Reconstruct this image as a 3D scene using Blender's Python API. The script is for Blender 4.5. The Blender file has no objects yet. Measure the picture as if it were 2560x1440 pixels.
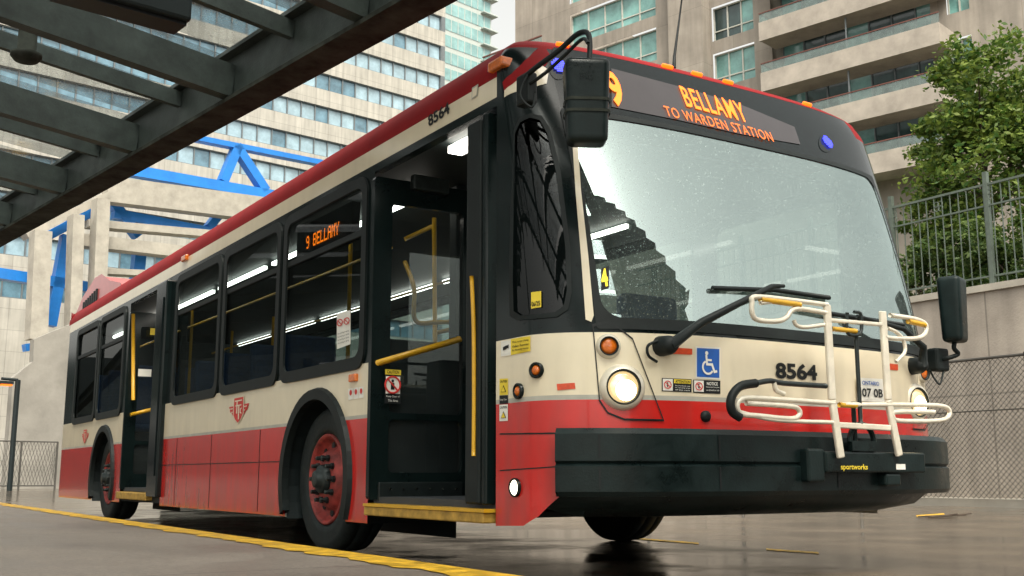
import bpy,bmesh,math,random
from mathutils import Vector,Matrix
R=math.radians; pi=math.pi
random.seed(11)
sc=bpy.context.scene; COL=sc.collection
def V(*a): return Vector(a)
# ------------------------------------------------------------ camera model
PSI=R(32.47);TH=R(9.84);FP=2709.5
CAM=V(-2.835,-4.053,.5)
FW=V(math.sin(PSI)*math.cos(TH),math.cos(PSI)*math.cos(TH),math.sin(TH))
UP=V(-math.sin(PSI)*math.sin(TH),-math.cos(PSI)*math.sin(TH),math.cos(TH))
RT=V(math.cos(PSI),-math.sin(PSI),0)
def ray(px,py): return RT*((px-1280)/FP)+UP*((720-py)/FP)+FW
def at(px,py,t): return CAM+ray(px,py)*t
def on_x(px,py,X):
    r=ray(px,py);return CAM+r*((X-CAM.x)/r.x)
def on_y(px,py,Y):
    r=ray(px,py);return CAM+r*((Y-CAM.y)/r.y)
def on_z(px,py,Z):
    r=ray(px,py);return CAM+r*((Z-CAM.z)/r.z)
def proj(P):
    d=P-CAM;w=d.dot(FW);return 1280+FP*d.dot(RT)/w,720-FP*d.dot(UP)/w
cd=bpy.data.cameras.new('camera');cam=bpy.data.objects.new('camera',cd);COL.objects.link(cam)
cd.sensor_width=36;cd.lens=FP/2560*36;cd.clip_end=2000;cd.clip_start=.05
cam.location=CAM;cam.rotation_euler=(pi/2+TH,0,-PSI);sc.camera=cam
# ------------------------------------------------------------ materials
def mat(name,col,rough=.5,metal=0.,var=.15,scale=6.,bump=0.,bscale=60.,coat=0.,emit=0.,rvar=0.,grime=0.,spec=.5,ecol=None):
    m=bpy.data.materials.new(name);m.use_nodes=True;nt=m.node_tree;L=nt.links.new;b=nt.nodes['Principled BSDF']
    tc=nt.nodes.new('ShaderNodeTexCoord');n=nt.nodes.new('ShaderNodeTexNoise')
    n.inputs['Scale'].default_value=scale;n.inputs['Detail'].default_value=7;n.inputs['Roughness'].default_value=.65
    L(tc.outputs['Object'],n.inputs['Vector'])
    mr=nt.nodes.new('ShaderNodeMapRange');mr.inputs[1].default_value=.3;mr.inputs[2].default_value=.7
    mr.inputs[3].default_value=1-var;mr.inputs[4].default_value=1+var
    L(n.outputs[0],mr.inputs[0])
    vm=nt.nodes.new('ShaderNodeVectorMath');vm.operation='SCALE';vm.inputs[0].default_value=col[:3]
    L(mr.outputs[0],vm.inputs[3]);last=vm.outputs[0]
    if grime:
        # road film: thicker low down, in vertical streaks
        sp=nt.nodes.new('ShaderNodeSeparateXYZ');L(tc.outputs['Object'],sp.inputs[0])
        h=nt.nodes.new('ShaderNodeMapRange');h.inputs[1].default_value=.2;h.inputs[2].default_value=1.1;h.inputs[3].default_value=1.;h.inputs[4].default_value=.12;L(sp.outputs['Z'],h.inputs[0])
        mp=nt.nodes.new('ShaderNodeMapping');mp.inputs['Scale'].default_value=(5,5,.7);L(tc.outputs['Object'],mp.inputs[0])
        s=nt.nodes.new('ShaderNodeTexNoise');s.inputs['Scale'].default_value=2.2;s.inputs['Detail'].default_value=8;L(mp.outputs[0],s.inputs['Vector'])
        g=nt.nodes.new('ShaderNodeMapRange');g.inputs[1].default_value=.38;g.inputs[2].default_value=.72;g.inputs[3].default_value=0;g.inputs[4].default_value=grime;L(s.outputs[0],g.inputs[0])
        mu=nt.nodes.new('ShaderNodeMath');mu.operation='MULTIPLY';L(h.outputs[0],mu.inputs[0]);L(g.outputs[0],mu.inputs[1])
        mx=nt.nodes.new('ShaderNodeMix');mx.data_type='RGBA';L(mu.outputs[0],mx.inputs[0]);L(last,mx.inputs[6]);mx.inputs[7].default_value=(.075,.06,.05,1);last=mx.outputs[2]
    L(last,b.inputs['Base Color'])
    b.inputs['Roughness'].default_value=rough;b.inputs['Metallic'].default_value=metal;b.inputs['Specular IOR Level'].default_value=spec
    b.inputs['Coat Weight'].default_value=coat;b.inputs['Coat Roughness'].default_value=.08
    if rvar:
        m2=nt.nodes.new('ShaderNodeMapRange');m2.inputs[1].default_value=.35;m2.inputs[2].default_value=.65
        m2.inputs[3].default_value=max(.03,rough-rvar);m2.inputs[4].default_value=rough+rvar
        L(n.outputs[0],m2.inputs[0]);L(m2.outputs[0],b.inputs['Roughness'])
    if bump:
        n2=nt.nodes.new('ShaderNodeTexNoise');n2.inputs['Scale'].default_value=bscale;n2.inputs['Detail'].default_value=5
        L(tc.outputs['Object'],n2.inputs['Vector'])
        bp=nt.nodes.new('ShaderNodeBump');bp.inputs['Strength'].default_value=bump;bp.inputs['Distance'].default_value=.02
        L(n2.outputs[0],bp.inputs['Height']);L(bp.outputs[0],b.inputs['Normal'])
    if emit:
        b.inputs['Emission Color'].default_value=(*(ecol or col[:3]),1);b.inputs['Emission Strength'].default_value=emit
    return m
def glass(name,tint,base,rough=.0,film=0.,filmcol=(.6,.68,.66),drops=0.,edge=.75,power=4.,gcol=(1,1,1)):
    m=bpy.data.materials.new(name);m.use_nodes=True;nt=m.node_tree;L=nt.links.new
    nt.nodes.remove(nt.nodes['Principled BSDF']);out=[n for n in nt.nodes if n.type=='OUTPUT_MATERIAL'][0]
    t=nt.nodes.new('ShaderNodeBsdfTransparent');t.inputs[0].default_value=(*tint,1)
    g=nt.nodes.new('ShaderNodeBsdfGlossy');g.inputs['Roughness'].default_value=rough;g.inputs[0].default_value=(*gcol,1)
    lw=nt.nodes.new('ShaderNodeLayerWeight');lw.inputs[0].default_value=.5
    pw=nt.nodes.new('ShaderNodeMath');pw.operation='POWER';pw.inputs[1].default_value=power;L(lw.outputs['Facing'],pw.inputs[0])
    ad=nt.nodes.new('ShaderNodeMath');ad.operation='MULTIPLY_ADD';ad.inputs[1].default_value=edge;ad.inputs[2].default_value=base;ad.use_clamp=True
    L(pw.outputs[0],ad.inputs[0])
    mx=nt.nodes.new('ShaderNodeMixShader');L(ad.outputs[0],mx.inputs[0]);L(t.outputs[0],mx.inputs[1]);L(g.outputs[0],mx.inputs[2])
    tc=nt.nodes.new('ShaderNodeTexCoord');n=nt.nodes.new('ShaderNodeTexNoise');n.inputs['Scale'].default_value=3;n.inputs['Detail'].default_value=8
    L(tc.outputs['Object'],n.inputs['Vector'])
    last=mx.outputs[0]
    if film:
        d=nt.nodes.new('ShaderNodeBsdfDiffuse');d.inputs[0].default_value=(*filmcol,1)
        mr=nt.nodes.new('ShaderNodeMapRange');mr.inputs[1].default_value=.3;mr.inputs[2].default_value=.7
        mr.inputs[3].default_value=film*.6;mr.inputs[4].default_value=film*1.4;L(n.outputs[0],mr.inputs[0]);fac=mr.outputs[0]
        if drops:
            vo=nt.nodes.new('ShaderNodeTexNoise');vo.inputs['Scale'].default_value=110;vo.inputs['Detail'].default_value=2;L(tc.outputs['Object'],vo.inputs['Vector'])
            th=nt.nodes.new('ShaderNodeMapRange');th.inputs[1].default_value=.58;th.inputs[2].default_value=.70;th.inputs[3].default_value=0;th.inputs[4].default_value=drops;L(vo.outputs[0],th.inputs[0])
            a2=nt.nodes.new('ShaderNodeMath');L(fac,a2.inputs[0]);L(th.outputs[0],a2.inputs[1]);fac=a2.outputs[0]
        m2=nt.nodes.new('ShaderNodeMixShader');L(fac,m2.inputs[0]);L(last,m2.inputs[1]);L(d.outputs[0],m2.inputs[2]);last=m2.outputs[0]
    L(last,out.inputs[0]);return m
def panelled(name,col,bw,bh,mortar=.02,var=.15,rough=.8,dark=.45,swap=None,tone=.88):
    """concrete with cast panel joints"""
    m=mat(name,col,rough,var=var,scale=.6,bump=.25,bscale=25);nt=m.node_tree;L=nt.links.new;b=nt.nodes['Principled BSDF']
    src=b.inputs['Base Color'].links[0].from_socket
    tc=nt.nodes.new('ShaderNodeTexCoord');sp=nt.nodes.new('ShaderNodeSeparateXYZ');cb=nt.nodes.new('ShaderNodeCombineXYZ')
    L(tc.outputs['Object'],sp.inputs[0]);L(sp.outputs['Y' if swap=='y' else 'X'],cb.inputs[0]);L(sp.outputs['Z'],cb.inputs[1])
    br=nt.nodes.new('ShaderNodeTexBrick');br.offset=0;br.inputs['Scale'].default_value=1;br.inputs['Brick Width'].default_value=bw;br.inputs['Row Height'].default_value=bh
    br.inputs['Mortar Size'].default_value=mortar;br.inputs['Color1'].default_value=(1,1,1,1);br.inputs['Color2'].default_value=(tone,tone,tone,1);br.inputs['Mortar'].default_value=(dark,dark,dark,1)
    L(cb.outputs[0],br.inputs['Vector'])
    mu=nt.nodes.new('ShaderNodeVectorMath');mu.operation='MULTIPLY';L(src,mu.inputs[0]);L(br.outputs[0],mu.inputs[1]);L(mu.outputs[0],b.inputs['Base Color'])
    st=nt.nodes.new('ShaderNodeTexNoise');st.inputs['Scale'].default_value=1.5;st.inputs['Detail'].default_value=6
    mp=nt.nodes.new('ShaderNodeMapping');mp.inputs['Scale'].default_value=(2,2,.15);L(tc.outputs['Object'],mp.inputs[0]);L(mp.outputs[0],st.inputs['Vector'])
    mr=nt.nodes.new('ShaderNodeMapRange');mr.inputs[1].default_value=.35;mr.inputs[2].default_value=.65;mr.inputs[3].default_value=.80;mr.inputs[4].default_value=1.05
    L(st.outputs[0],mr.inputs[0]);m3=nt.nodes.new('ShaderNodeVectorMath');m3.operation='SCALE';L(mu.outputs[0],m3.inputs[0]);L(mr.outputs[0],m3.inputs[3]);L(m3.outputs[0],b.inputs['Base Color'])
    return m
def leafmat(name,c1,c2):
    m=bpy.data.materials.new(name);m.use_nodes=True;nt=m.node_tree;L=nt.links.new;b=nt.nodes['Principled BSDF']
    g=nt.nodes.new('ShaderNodeNewGeometry');cr=nt.nodes.new('ShaderNodeValToRGB')
    cr.color_ramp.elements[0].color=(*c1,1);cr.color_ramp.elements[1].color=(*c2,1)
    L(g.outputs['Random Per Island'],cr.inputs[0]);L(cr.outputs[0],b.inputs['Base Color']);b.inputs['Roughness'].default_value=.6
    t=nt.nodes.new('ShaderNodeBsdfTranslucent');L(cr.outputs[0],t.inputs[0]);mx=nt.nodes.new('ShaderNodeMixShader');mx.inputs[0].default_value=.35
    out=[n for n in nt.nodes if n.type=='OUTPUT_MATERIAL'][0];L(b.outputs[0],mx.inputs[1]);L(t.outputs[0],mx.inputs[2]);L(mx.outputs[0],out.inputs[0]);return m
M={}
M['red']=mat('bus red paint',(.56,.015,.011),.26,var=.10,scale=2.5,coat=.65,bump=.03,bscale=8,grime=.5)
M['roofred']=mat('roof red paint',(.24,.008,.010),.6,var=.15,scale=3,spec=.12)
M['cream']=mat('bus cream paint',(.75,.665,.49),.28,var=.05,scale=2.5,coat=.5,bump=.02,bscale=8,grime=.45)
M['housing']=mat('headlamp housing cream',(.66,.61,.50),.22,metal=.15,var=.06,coat=.5)
M['silver']=mat('grey stripe',(.40,.39,.34),.4)
M['black']=mat('black trim',(.005,.010,.010),.18,var=.3,scale=5,spec=.25)
M['rubber']=mat('black rubber',(.008,.012,.012),.5,var=.3,spec=.25)
M['bumper']=mat('black bumper plastic',(.006,.013,.013),.36,var=.5,scale=5,bump=.06,bscale=90,spec=.25,rvar=.12)
M['tyre']=mat('tyre rubber',(.010,.015,.015),.6,var=.4,scale=14,bump=.1,spec=.3)
M['rim']=mat('red wheel paint',(.25,.032,.026),.6,var=.65,scale=10)
M['hub']=mat('dark hub metal',(.022,.030,.030),.4,metal=.4,var=.4,scale=20)
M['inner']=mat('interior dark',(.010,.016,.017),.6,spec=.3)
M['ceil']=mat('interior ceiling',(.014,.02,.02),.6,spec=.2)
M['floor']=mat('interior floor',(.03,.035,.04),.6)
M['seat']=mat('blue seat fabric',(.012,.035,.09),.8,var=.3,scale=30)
M['yellow']=mat('yellow handrail',(.62,.34,.012),.35,var=.15,coat=.3)
M['stepy']=mat('worn yellow step',(.42,.25,.045),.6,var=.45,scale=14)
M['amber']=mat('amber lens',(.62,.14,.01),.2,var=.3,scale=40,coat=.5)
M['amberlit']=mat('amber lamp lit',(.5,.12,.01),.3,emit=1.7,var=.2,scale=60,ecol=(1,.17,.006))
M['led']=mat('orange led',(.05,.02,.01),.5,emit=3.4,var=0,ecol=(1,.18,.004))
M['led2']=mat('dim orange led',(.05,.02,.01),.5,emit=2.2,var=0,ecol=(1,.17,.006))
M['yled']=mat('yellow lit digit',(.4,.35,.02),.5,emit=1.2,var=0,ecol=(1,.8,.04))
M['blueled']=mat('blue led',(.02,.02,.1),.4,emit=4.,var=.0,ecol=(.03,.04,1))
M['head']=mat('headlamp lit',(1,.84,.50),.2,emit=16,var=.25,scale=25)
M['headrefl']=mat('headlamp reflector lit',(.6,.5,.35),.15,metal=.8,emit=.9,var=.4,scale=35,ecol=(1,.72,.33))
M['fog']=mat('fog lamp lit',(1,.90,.68),.2,emit=5,var=.2,scale=30)
M['tube']=mat('light tube',(1,.95,.84),.3,emit=13,var=0)
M['chrome']=mat('lamp chrome',(.6,.58,.54),.12,metal=1,var=.15)
M['rack']=mat('rack pale steel',(.70,.65,.54),.38,metal=.15,var=.15,scale=10)
M['white']=mat('white print',(.76,.75,.69),.5,var=.04)
M['ink']=mat('black print',(.008,.010,.011),.5,var=.1,spec=.3)
M['signblue']=mat('blue sign',(.010,.10,.42),.4,var=.06)
M['signyel']=mat('yellow sign',(.76,.58,.04),.5,var=.06)
M['signred']=mat('red print',(.58,.03,.025),.45,var=.08)
M['reflector']=mat('red orange reflector',(.60,.07,.02),.3,var=.2,scale=60)
M['wglass']=glass('side window glass',(.30,.36,.36),.03,edge=.35,power=5)
M['qglass']=glass('corner window glass',(.17,.21,.21),.025,edge=.05,power=5)
M['fglass']=glass('far window glass',(.26,.34,.34),.02,edge=.2,power=5)
M['dglass']=glass('door glass',(.55,.62,.62),.09,film=.03,filmcol=(.4,.45,.45),edge=.4,power=4)
M['wind']=glass('windscreen glass',(.78,.88,.86),.36,film=.045,filmcol=(.58,.72,.70),drops=.26,edge=.45,gcol=(.80,.95,.93))
M['header']=mat('header glass',(.006,.010,.011),.05,var=.5,scale=60,bump=.025,bscale=240,spec=.22)
M['screen']=mat('display screen',(.055,.050,.054),.08,var=.06,scale=8,bump=.012,bscale=200,spec=.4)  # display area, greyer than the header glass to carry its sky reflection
M['pod']=mat('roof pod paint',(.46,.09,.09),.35,var=.1,coat=.4)
M['silhouette']=mat('dark brown brick',(.012,.010,.009),.9,var=.4,scale=2,spec=.2)
# setting
M['steel']=mat('canopy dark steel',(.034,.044,.040),.55,var=.4,scale=5,bump=.1,spec=.3)
M['flange']=mat('canopy flange',(.036,.040,.034),.8,var=.6,scale=5,spec=.05)
M['cglass']=glass('canopy glass',(.80,.86,.88),.05,.1,film=.34,filmcol=(.50,.51,.51),drops=.35,edge=.4)
M['office']=panelled('office concrete',(.50,.475,.42),1.4,1.6,.016,var=.10,dark=.62,tone=.93)
M['opane']=mat('office window pane',(.32,.45,.52),.10,var=.3,scale=.8,coat=.5)  # pale blue base colour stands in for sky reflected in the panes
M['opaned']=mat('office window blue pane',(.13,.24,.31),.10,var=.4,scale=.8,coat=.5)
M['mull']=mat('window frame grey',(.15,.17,.18),.5)
M['bluesteel']=mat('bright blue steel',(.014,.20,.64),.4,var=.15,scale=.8)
M['conc']=mat('pale concrete',(.40,.37,.315),.85,var=.20,scale=1.2,bump=.2,bscale=15)
M['concd']=mat('mid grey concrete',(.27,.255,.225),.85,var=.3,scale=.5,bump=.2,bscale=15)  # ramp wall concrete, toned darker than the pale frame concrete
M['apt']=panelled('apartment concrete',(.34,.300,.255),3.2,2.9,.012,var=.2,dark=.7,swap='y')
M['aptlight']=mat('balcony concrete',(.40,.355,.305),.85,var=.22,scale=1.2)
M['apane']=mat('apartment pane',(.16,.33,.31),.12,var=.45,scale=.9,coat=.5)
M['apaned']=mat('apartment dark pane',(.03,.055,.055),.12,var=.5,scale=.9,coat=.5)
M['afr']=mat('pale window frame',(.50,.50,.45),.5)
M['bglass']=glass('balcony glass',(.6,.7,.68),.10,film=.35,filmcol=(.28,.37,.35))
M['brail']=mat('red brown rail',(.16,.06,.045),.6)
M['tower']=mat('pale tower panel',(.48,.53,.50),.5,var=.1)
M['tpane']=mat('tower glass',(.24,.42,.42),.12,var=.3,scale=.5,coat=.5)
M['wall']=panelled('retaining wall concrete',(.38,.335,.285),7.3,1.9,.016,var=.26,swap='y',dark=.6,tone=.95)
M['iron']=mat('grey green iron',(.12,.15,.125),.5,metal=.3,var=.2)
M['wire']=mat('fence wire',(.085,.08,.07),.5,metal=.3)
M['bark']=mat('bark',(.07,.05,.035),.9,var=.4,scale=12,bump=.6)
M['leafA']=leafmat('fresh leaves',(.032,.10,.012),(.205,.27,.045))
M['leafB']=leafmat('shrub leaves',(.025,.075,.012),(.12,.175,.035))
M['soil']=mat('planted ground',(.05,.06,.03),.95,var=.4)
def wet(name,c1,c2,rlo,rhi,scale,joint=None):
    m=bpy.data.materials.new(name);m.use_nodes=True;nt=m.node_tree;L=nt.links.new;b=nt.nodes['Principled BSDF']
    tc=nt.nodes.new('ShaderNodeTexCoord')
    n=nt.nodes.new('ShaderNodeTexNoise');n.inputs['Scale'].default_value=scale;n.inputs['Detail'].default_value=8;n.inputs['Roughness'].default_value=.62
    f=nt.nodes.new('ShaderNodeTexNoise');f.inputs['Scale'].default_value=70;f.inputs['Detail'].default_value=4
    L(tc.outputs['Object'],n.inputs['Vector']);L(tc.outputs['Object'],f.inputs['Vector'])
    cr=nt.nodes.new('ShaderNodeValToRGB');cr.color_ramp.elements[0].position=.35;cr.color_ramp.elements[1].position=.66
    cr.color_ramp.elements[0].color=(*c1,1);cr.color_ramp.elements[1].color=(*c2,1);L(n.outputs[0],cr.inputs[0])
    mr=nt.nodes.new('ShaderNodeMapRange');mr.inputs[1].default_value=.42;mr.inputs[2].default_value=.64;mr.inputs[3].default_value=rlo;mr.inputs[4].default_value=rhi
    L(n.outputs[0],mr.inputs[0]);L(mr.outputs[0],b.inputs['Roughness'])
    bp=nt.nodes.new('ShaderNodeBump');bp.inputs['Distance'].default_value=.004
    m2=nt.nodes.new('ShaderNodeMapRange');m2.inputs[1].default_value=.42;m2.inputs[2].default_value=.64;m2.inputs[3].default_value=.05;m2.inputs[4].default_value=.45
    L(n.outputs[0],m2.inputs[0]);L(m2.outputs[0],bp.inputs['Strength']);L(f.outputs[0],bp.inputs['Height']);L(bp.outputs[0],b.inputs['Normal'])
    sp=nt.nodes.new('ShaderNodeMapRange');sp.inputs[1].default_value=.3;sp.inputs[2].default_value=.7;sp.inputs[3].default_value=.75;sp.inputs[4].default_value=1.25
    L(f.outputs[0],sp.inputs[0]);vm=nt.nodes.new('ShaderNodeVectorMath');vm.operation='SCALE';L(cr.outputs[0],vm.inputs[0]);L(sp.outputs[0],vm.inputs[3])
    last=vm.outputs[0]
    if joint:
        br=nt.nodes.new('ShaderNodeTexBrick');br.offset=0;br.inputs['Scale'].default_value=1;br.inputs['Brick Width'].default_value=joint[0];br.inputs['Row Height'].default_value=joint[1]
        br.inputs['Mortar Size'].default_value=.008;br.inputs['Color1'].default_value=(1,1,1,1);br.inputs['Color2'].default_value=(.9,.9,.9,1);br.inputs['Mortar'].default_value=(.35,.35,.35,1)
        L(tc.outputs['Object'],br.inputs['Vector']);mu=nt.nodes.new('ShaderNodeVectorMath');mu.operation='MULTIPLY';L(last,mu.inputs[0]);L(br.outputs[0],mu.inputs[1]);last=mu.outputs[0]
    L(last,b.inputs['Base Color']);return m
M['road']=wet('wet road',(.052,.040,.029),(.17,.135,.10),.03,.26,.9,(4.5,6.))
M['plat']=wet('damp platform concrete',(.19,.155,.132),(.27,.225,.19),.40,.62,1.1,(2.4,3.2))
M['line']=mat('worn yellow paint',(.66,.38,.02),.5,var=.6,scale=11,rvar=.15)
# ------------------------------------------------------------ mesh helpers
def link(name,verts,faces,m,parent=None,smooth=False):
    me=bpy.data.meshes.new(name);me.from_pydata([tuple(v) for v in verts],[],[tuple(f) for f in faces]);me.update()
    if smooth:
        for p in me.polygons:p.use_smooth=True
    if smooth=='sharp':me.set_sharp_from_angle(angle=R(28))
    me.materials.append(m);o=bpy.data.objects.new(name,me);COL.objects.link(o)
    if parent:
        o.parent=parent;o.matrix_parent_inverse=Matrix.Translation(-parent.location)
    return o
def thing(name,loc,label,cat,group=None):
    o=bpy.data.objects.new(name,None);o.location=loc;COL.objects.link(o);o['label']=label;o['category']=cat
    if group:o['group']=group
    return o
def tag(o,label,cat,group=None,kind=None):
    o['label']=label;o['category']=cat
    if group:o['group']=group
    if kind:o['kind']=kind
    return o
def bev(o,w=.01,s=2):
    b=o.modifiers.new('bevel','BEVEL');b.width=w;b.segments=s;b.limit_method='ANGLE';return o
def smooth_path(pts,n=6,closed=False):
    pts=[Vector(p) for p in pts];out=[];N=len(pts)
    for i in range(N if closed else N-1):
        g=lambda k:pts[k%N] if closed else pts[max(0,min(N-1,k))]
        p0,p1,p2,p3=g(i-1),g(i),g(i+1),g(i+2)
        for j in range(n):
            t=j/n;out.append(.5*((2*p1)+(p2-p0)*t+(2*p0-5*p1+4*p2-p3)*t*t+(3*p1-p0-3*p2+p3)*t**3))
    if not closed:out.append(pts[-1])
    return out
class MB:
    def __init__(s):s.v=[];s.f=[]
    def add(s,vs,fs):
        k=len(s.v);s.v+=[Vector(v) for v in vs];s.f+=[tuple(i+k for i in f) for f in fs];return s
    def obox(s,c,a,b,d):
        vs=[c+a*i+b*j+d*k for i in(-1,1) for j in(-1,1) for k in(-1,1)]
        return s.add(vs,[(0,1,3,2),(4,6,7,5),(0,4,5,1),(2,3,7,6),(0,2,6,4),(1,5,7,3)])
    def box(s,x0,x1,y0,y1,z0,z1):
        return s.obox(V((x0+x1)/2,(y0+y1)/2,(z0+z1)/2),V((x1-x0)/2,0,0),V(0,(y1-y0)/2,0),V(0,0,(z1-z0)/2))
    def beam(s,p,q,w,h,up=V(0,0,1)):
        d=(q-p);l=d.length;d.normalize();sd=d.cross(up).normalized();u=sd.cross(d)
        return s.obox((p+q)/2,d*(l/2),sd*(w/2),u*(h/2))
    def tube(s,pts,r,n=8,closed=False):
        pts=[Vector(p) for p in pts];N=len(pts);k=len(s.v)
        for i,p in enumerate(pts):
            a=pts[(i-1)%N] if closed else pts[max(0,i-1)];b=pts[(i+1)%N] if closed else pts[min(N-1,i+1)]
            t=(b-a).normalized();ref=V(0,0,1) if abs(t.z)<.9 else V(0,1,0)
            if i==0:u=t.cross(ref).normalized()
            else:
                u=u-t*u.dot(t);u=u.normalized() if u.length>1e-6 else t.cross(ref).normalized()
            w=t.cross(u);rr=r[i] if isinstance(r,(list,tuple)) else r
            for j in range(n):
                q=2*pi*j/n;s.v.append(p+(u*math.cos(q)+w*math.sin(q))*rr)
        for i in range(N if closed else N-1):
            for j in range(n):
                a=k+i*n+j;b=k+i*n+(j+1)%n;c=k+((i+1)%N)*n+(j+1)%n;d=k+((i+1)%N)*n+j;s.f.append((a,b,c,d))
        if not closed:
            s.f.append(tuple(k+j for j in range(n)));s.f.append(tuple(k+(N-1)*n+n-1-j for j in range(n)))
        return s
    def lathe(s,c,ax,prof,n=32,cap=True):
        ax=ax.normalized();ref=V(0,0,1) if abs(ax.z)<.9 else V(0,1,0);u=ax.cross(ref).normalized();w=ax.cross(u);k=len(s.v)
        for (h,r) in prof:
            for j in range(n):
                q=2*pi*j/n;s.v.append(c+ax*h+(u*math.cos(q)+w*math.sin(q))*r)
        for i in range(len(prof)-1):
            for j in range(n):s.f.append((k+i*n+j,k+i*n+(j+1)%n,k+(i+1)*n+(j+1)%n,k+(i+1)*n+j))
        if cap:
            s.f.append(tuple(k+j for j in range(n)));s.f.append(tuple(k+(len(prof)-1)*n+j for j in range(n)))
        return s
    def quad(s,*p):return s.add(p,[tuple(range(len(p)))])
    def build(s,name,m,parent=None,smooth=False):return link(name,s.v,s.f,m,parent,smooth)
def raw2d(ob):
    COL.objects.link(ob);dg=bpy.context.evaluated_depsgraph_get();dg.update()
    me=bpy.data.meshes.new_from_object(ob.evaluated_get(dg));vs=[(v.co.x,v.co.y) for v in me.vertices]
    seen=set();fs=[]
    for p in me.polygons:
        k=tuple(sorted((round(vs[i][0],5),round(vs[i][1],5)) for i in p.vertices))
        if k in seen:continue
        seen.add(k);fs.append(tuple(p.vertices))
    d=ob.data;bpy.data.objects.remove(ob);bpy.data.curves.remove(d);bpy.data.meshes.remove(me);return vs,fs
def fill2d(loops):
    cu=bpy.data.curves.new('outline','CURVE');cu.dimensions='2D';cu.fill_mode='BOTH'
    for Lp in loops:
        sp=cu.splines.new('POLY');sp.points.add(len(Lp)-1)
        for i,p in enumerate(Lp):sp.points[i].co=(p[0],p[1],0,1)
        sp.use_cyclic_u=True
    return raw2d(bpy.data.objects.new('outline',cu))
def text2d(t,bold=.0,space=1.):
    cu=bpy.data.curves.new('lettering','FONT');cu.body=t;cu.size=1;cu.offset=bold;cu.resolution_u=3;cu.space_character=space
    vs,fs=raw2d(bpy.data.objects.new('lettering',cu))
    x0=min(v[0] for v in vs);x1=max(v[0] for v in vs);y0=min(v[1] for v in vs);y1=max(v[1] for v in vs)
    return [((v[0]-x0)/(x1-x0),(v[1]-y0)/(y1-y0)) for v in vs],fs
def plate(loops,fm,name,m,parent=None,sub=None,solid=0.,smooth=None):
    vs,fs=fill2d(loops)
    if smooth is None:smooth=bool(sub)
    if sub:
        bm=bmesh.new();bv=[bm.verts.new((a,b,0)) for a,b in vs]
        for f in fs:
            try:bm.faces.new([bv[i] for i in f])
            except ValueError:pass
        bmesh.ops.remove_doubles(bm,verts=bm.verts,dist=1e-5)
        bmesh.ops.triangulate(bm,faces=bm.faces)
        for _ in range(6):
            es=[e for e in bm.edges if e.calc_length()>sub]
            if not es:break
            bmesh.ops.subdivide_edges(bm,edges=es,cuts=1);bmesh.ops.triangulate(bm,faces=bm.faces)
        bmesh.ops.recalc_face_normals(bm,faces=bm.faces)
        bm.verts.ensure_lookup_table();bm.verts.index_update()
        vs=[(v.co.x,v.co.y) for v in bm.verts];fs=[tuple(v.index for v in f.verts) for f in bm.faces];bm.free()
    o=link(name,[fm(a,b) for a,b in vs],fs,m,parent,smooth)
    if solid:
        s=o.modifiers.new('solid','SOLIDIFY');s.thickness=solid;s.offset=0
    return o
def rr(a0,a1,b0,b1,r,n=5,rb=None):
    rb=rb or r;o=[]
    for cx,cy,q in((a1-r,b1-rb,0),(a0+r,b1-rb,pi/2),(a0+r,b0+rb,pi),(a1-r,b0+rb,1.5*pi)):
        for i in range(n+1):
            t=q+pi/2*i/n;o.append((cx+r*math.cos(t),cy+rb*math.sin(t)))
    return o
def stroke(pts,w):
    out=[]
    for (a,b) in zip(pts[:-1],pts[1:]):
        dx,dy=b[0]-a[0],b[1]-a[1];l=math.hypot(dx,dy) or 1;ex,ey=dx/l*w*.45,dy/l*w*.45;nx,ny=-dy/l*w/2,dx/l*w/2
        out.append([(a[0]-ex+nx,a[1]-ey+ny),(b[0]+ex+nx,b[1]+ey+ny),(b[0]+ex-nx,b[1]+ey-ny),(a[0]-ex-nx,a[1]-ey-ny)])
    return out
def circ(cx,cy,r,n=20,q0=0,q1=2*pi):return [(cx+r*math.cos(q0+(q1-q0)*i/n),cy+r*math.sin(q0+(q1-q0)*i/n)) for i in range(n+(0 if q1-q0>6.28 else 1))]
# ------------------------------------------------------------ bus body surface
XC=1.40;HW=1.40;ZT=2.60;XF=2*HW
def lean(z):
    d=max(0,z-1.15);return .20*d+.09*d*d
def hw(z):
    if z<=ZT:return HW
    return HW*max(.05,1-((z-ZT)/.38)**2)**(1/3)
def capb(z):return (z-2.74)*.35+((z-2.74)/.22)**2*.38 if z>2.74 else 0.
def y0f(z):return .30+.45*lean(z)+capb(z)
def bz(z):return .50-.55*lean(z)
def sect(s,z):return y0f(z)-bz(z)*math.sqrt(max(0,1-abs(s)**3))
def base(a,z):
    if a<-pi/2:return V(XC-hw(z),y0f(z)+(-pi/2-a),z)
    if a>pi/2:return V(XC+hw(z),y0f(z)+(a-pi/2),z)
    s=math.sin(a);return V(XC+s*hw(z),sect(s,z),z)
def nrm(a,z):
    e=.01;da=base(a+e,z)-base(a-e,z);dz=base(a,z+e)-base(a,z-e);n=da.cross(dz).normalized()
    if n.dot(base(a,z)-V(XC,3,z))<0:n=-n
    return n
def bmap(a,z,off=0.):
    P=base(a,z);return P+nrm(a,z)*off if off else P
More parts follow.
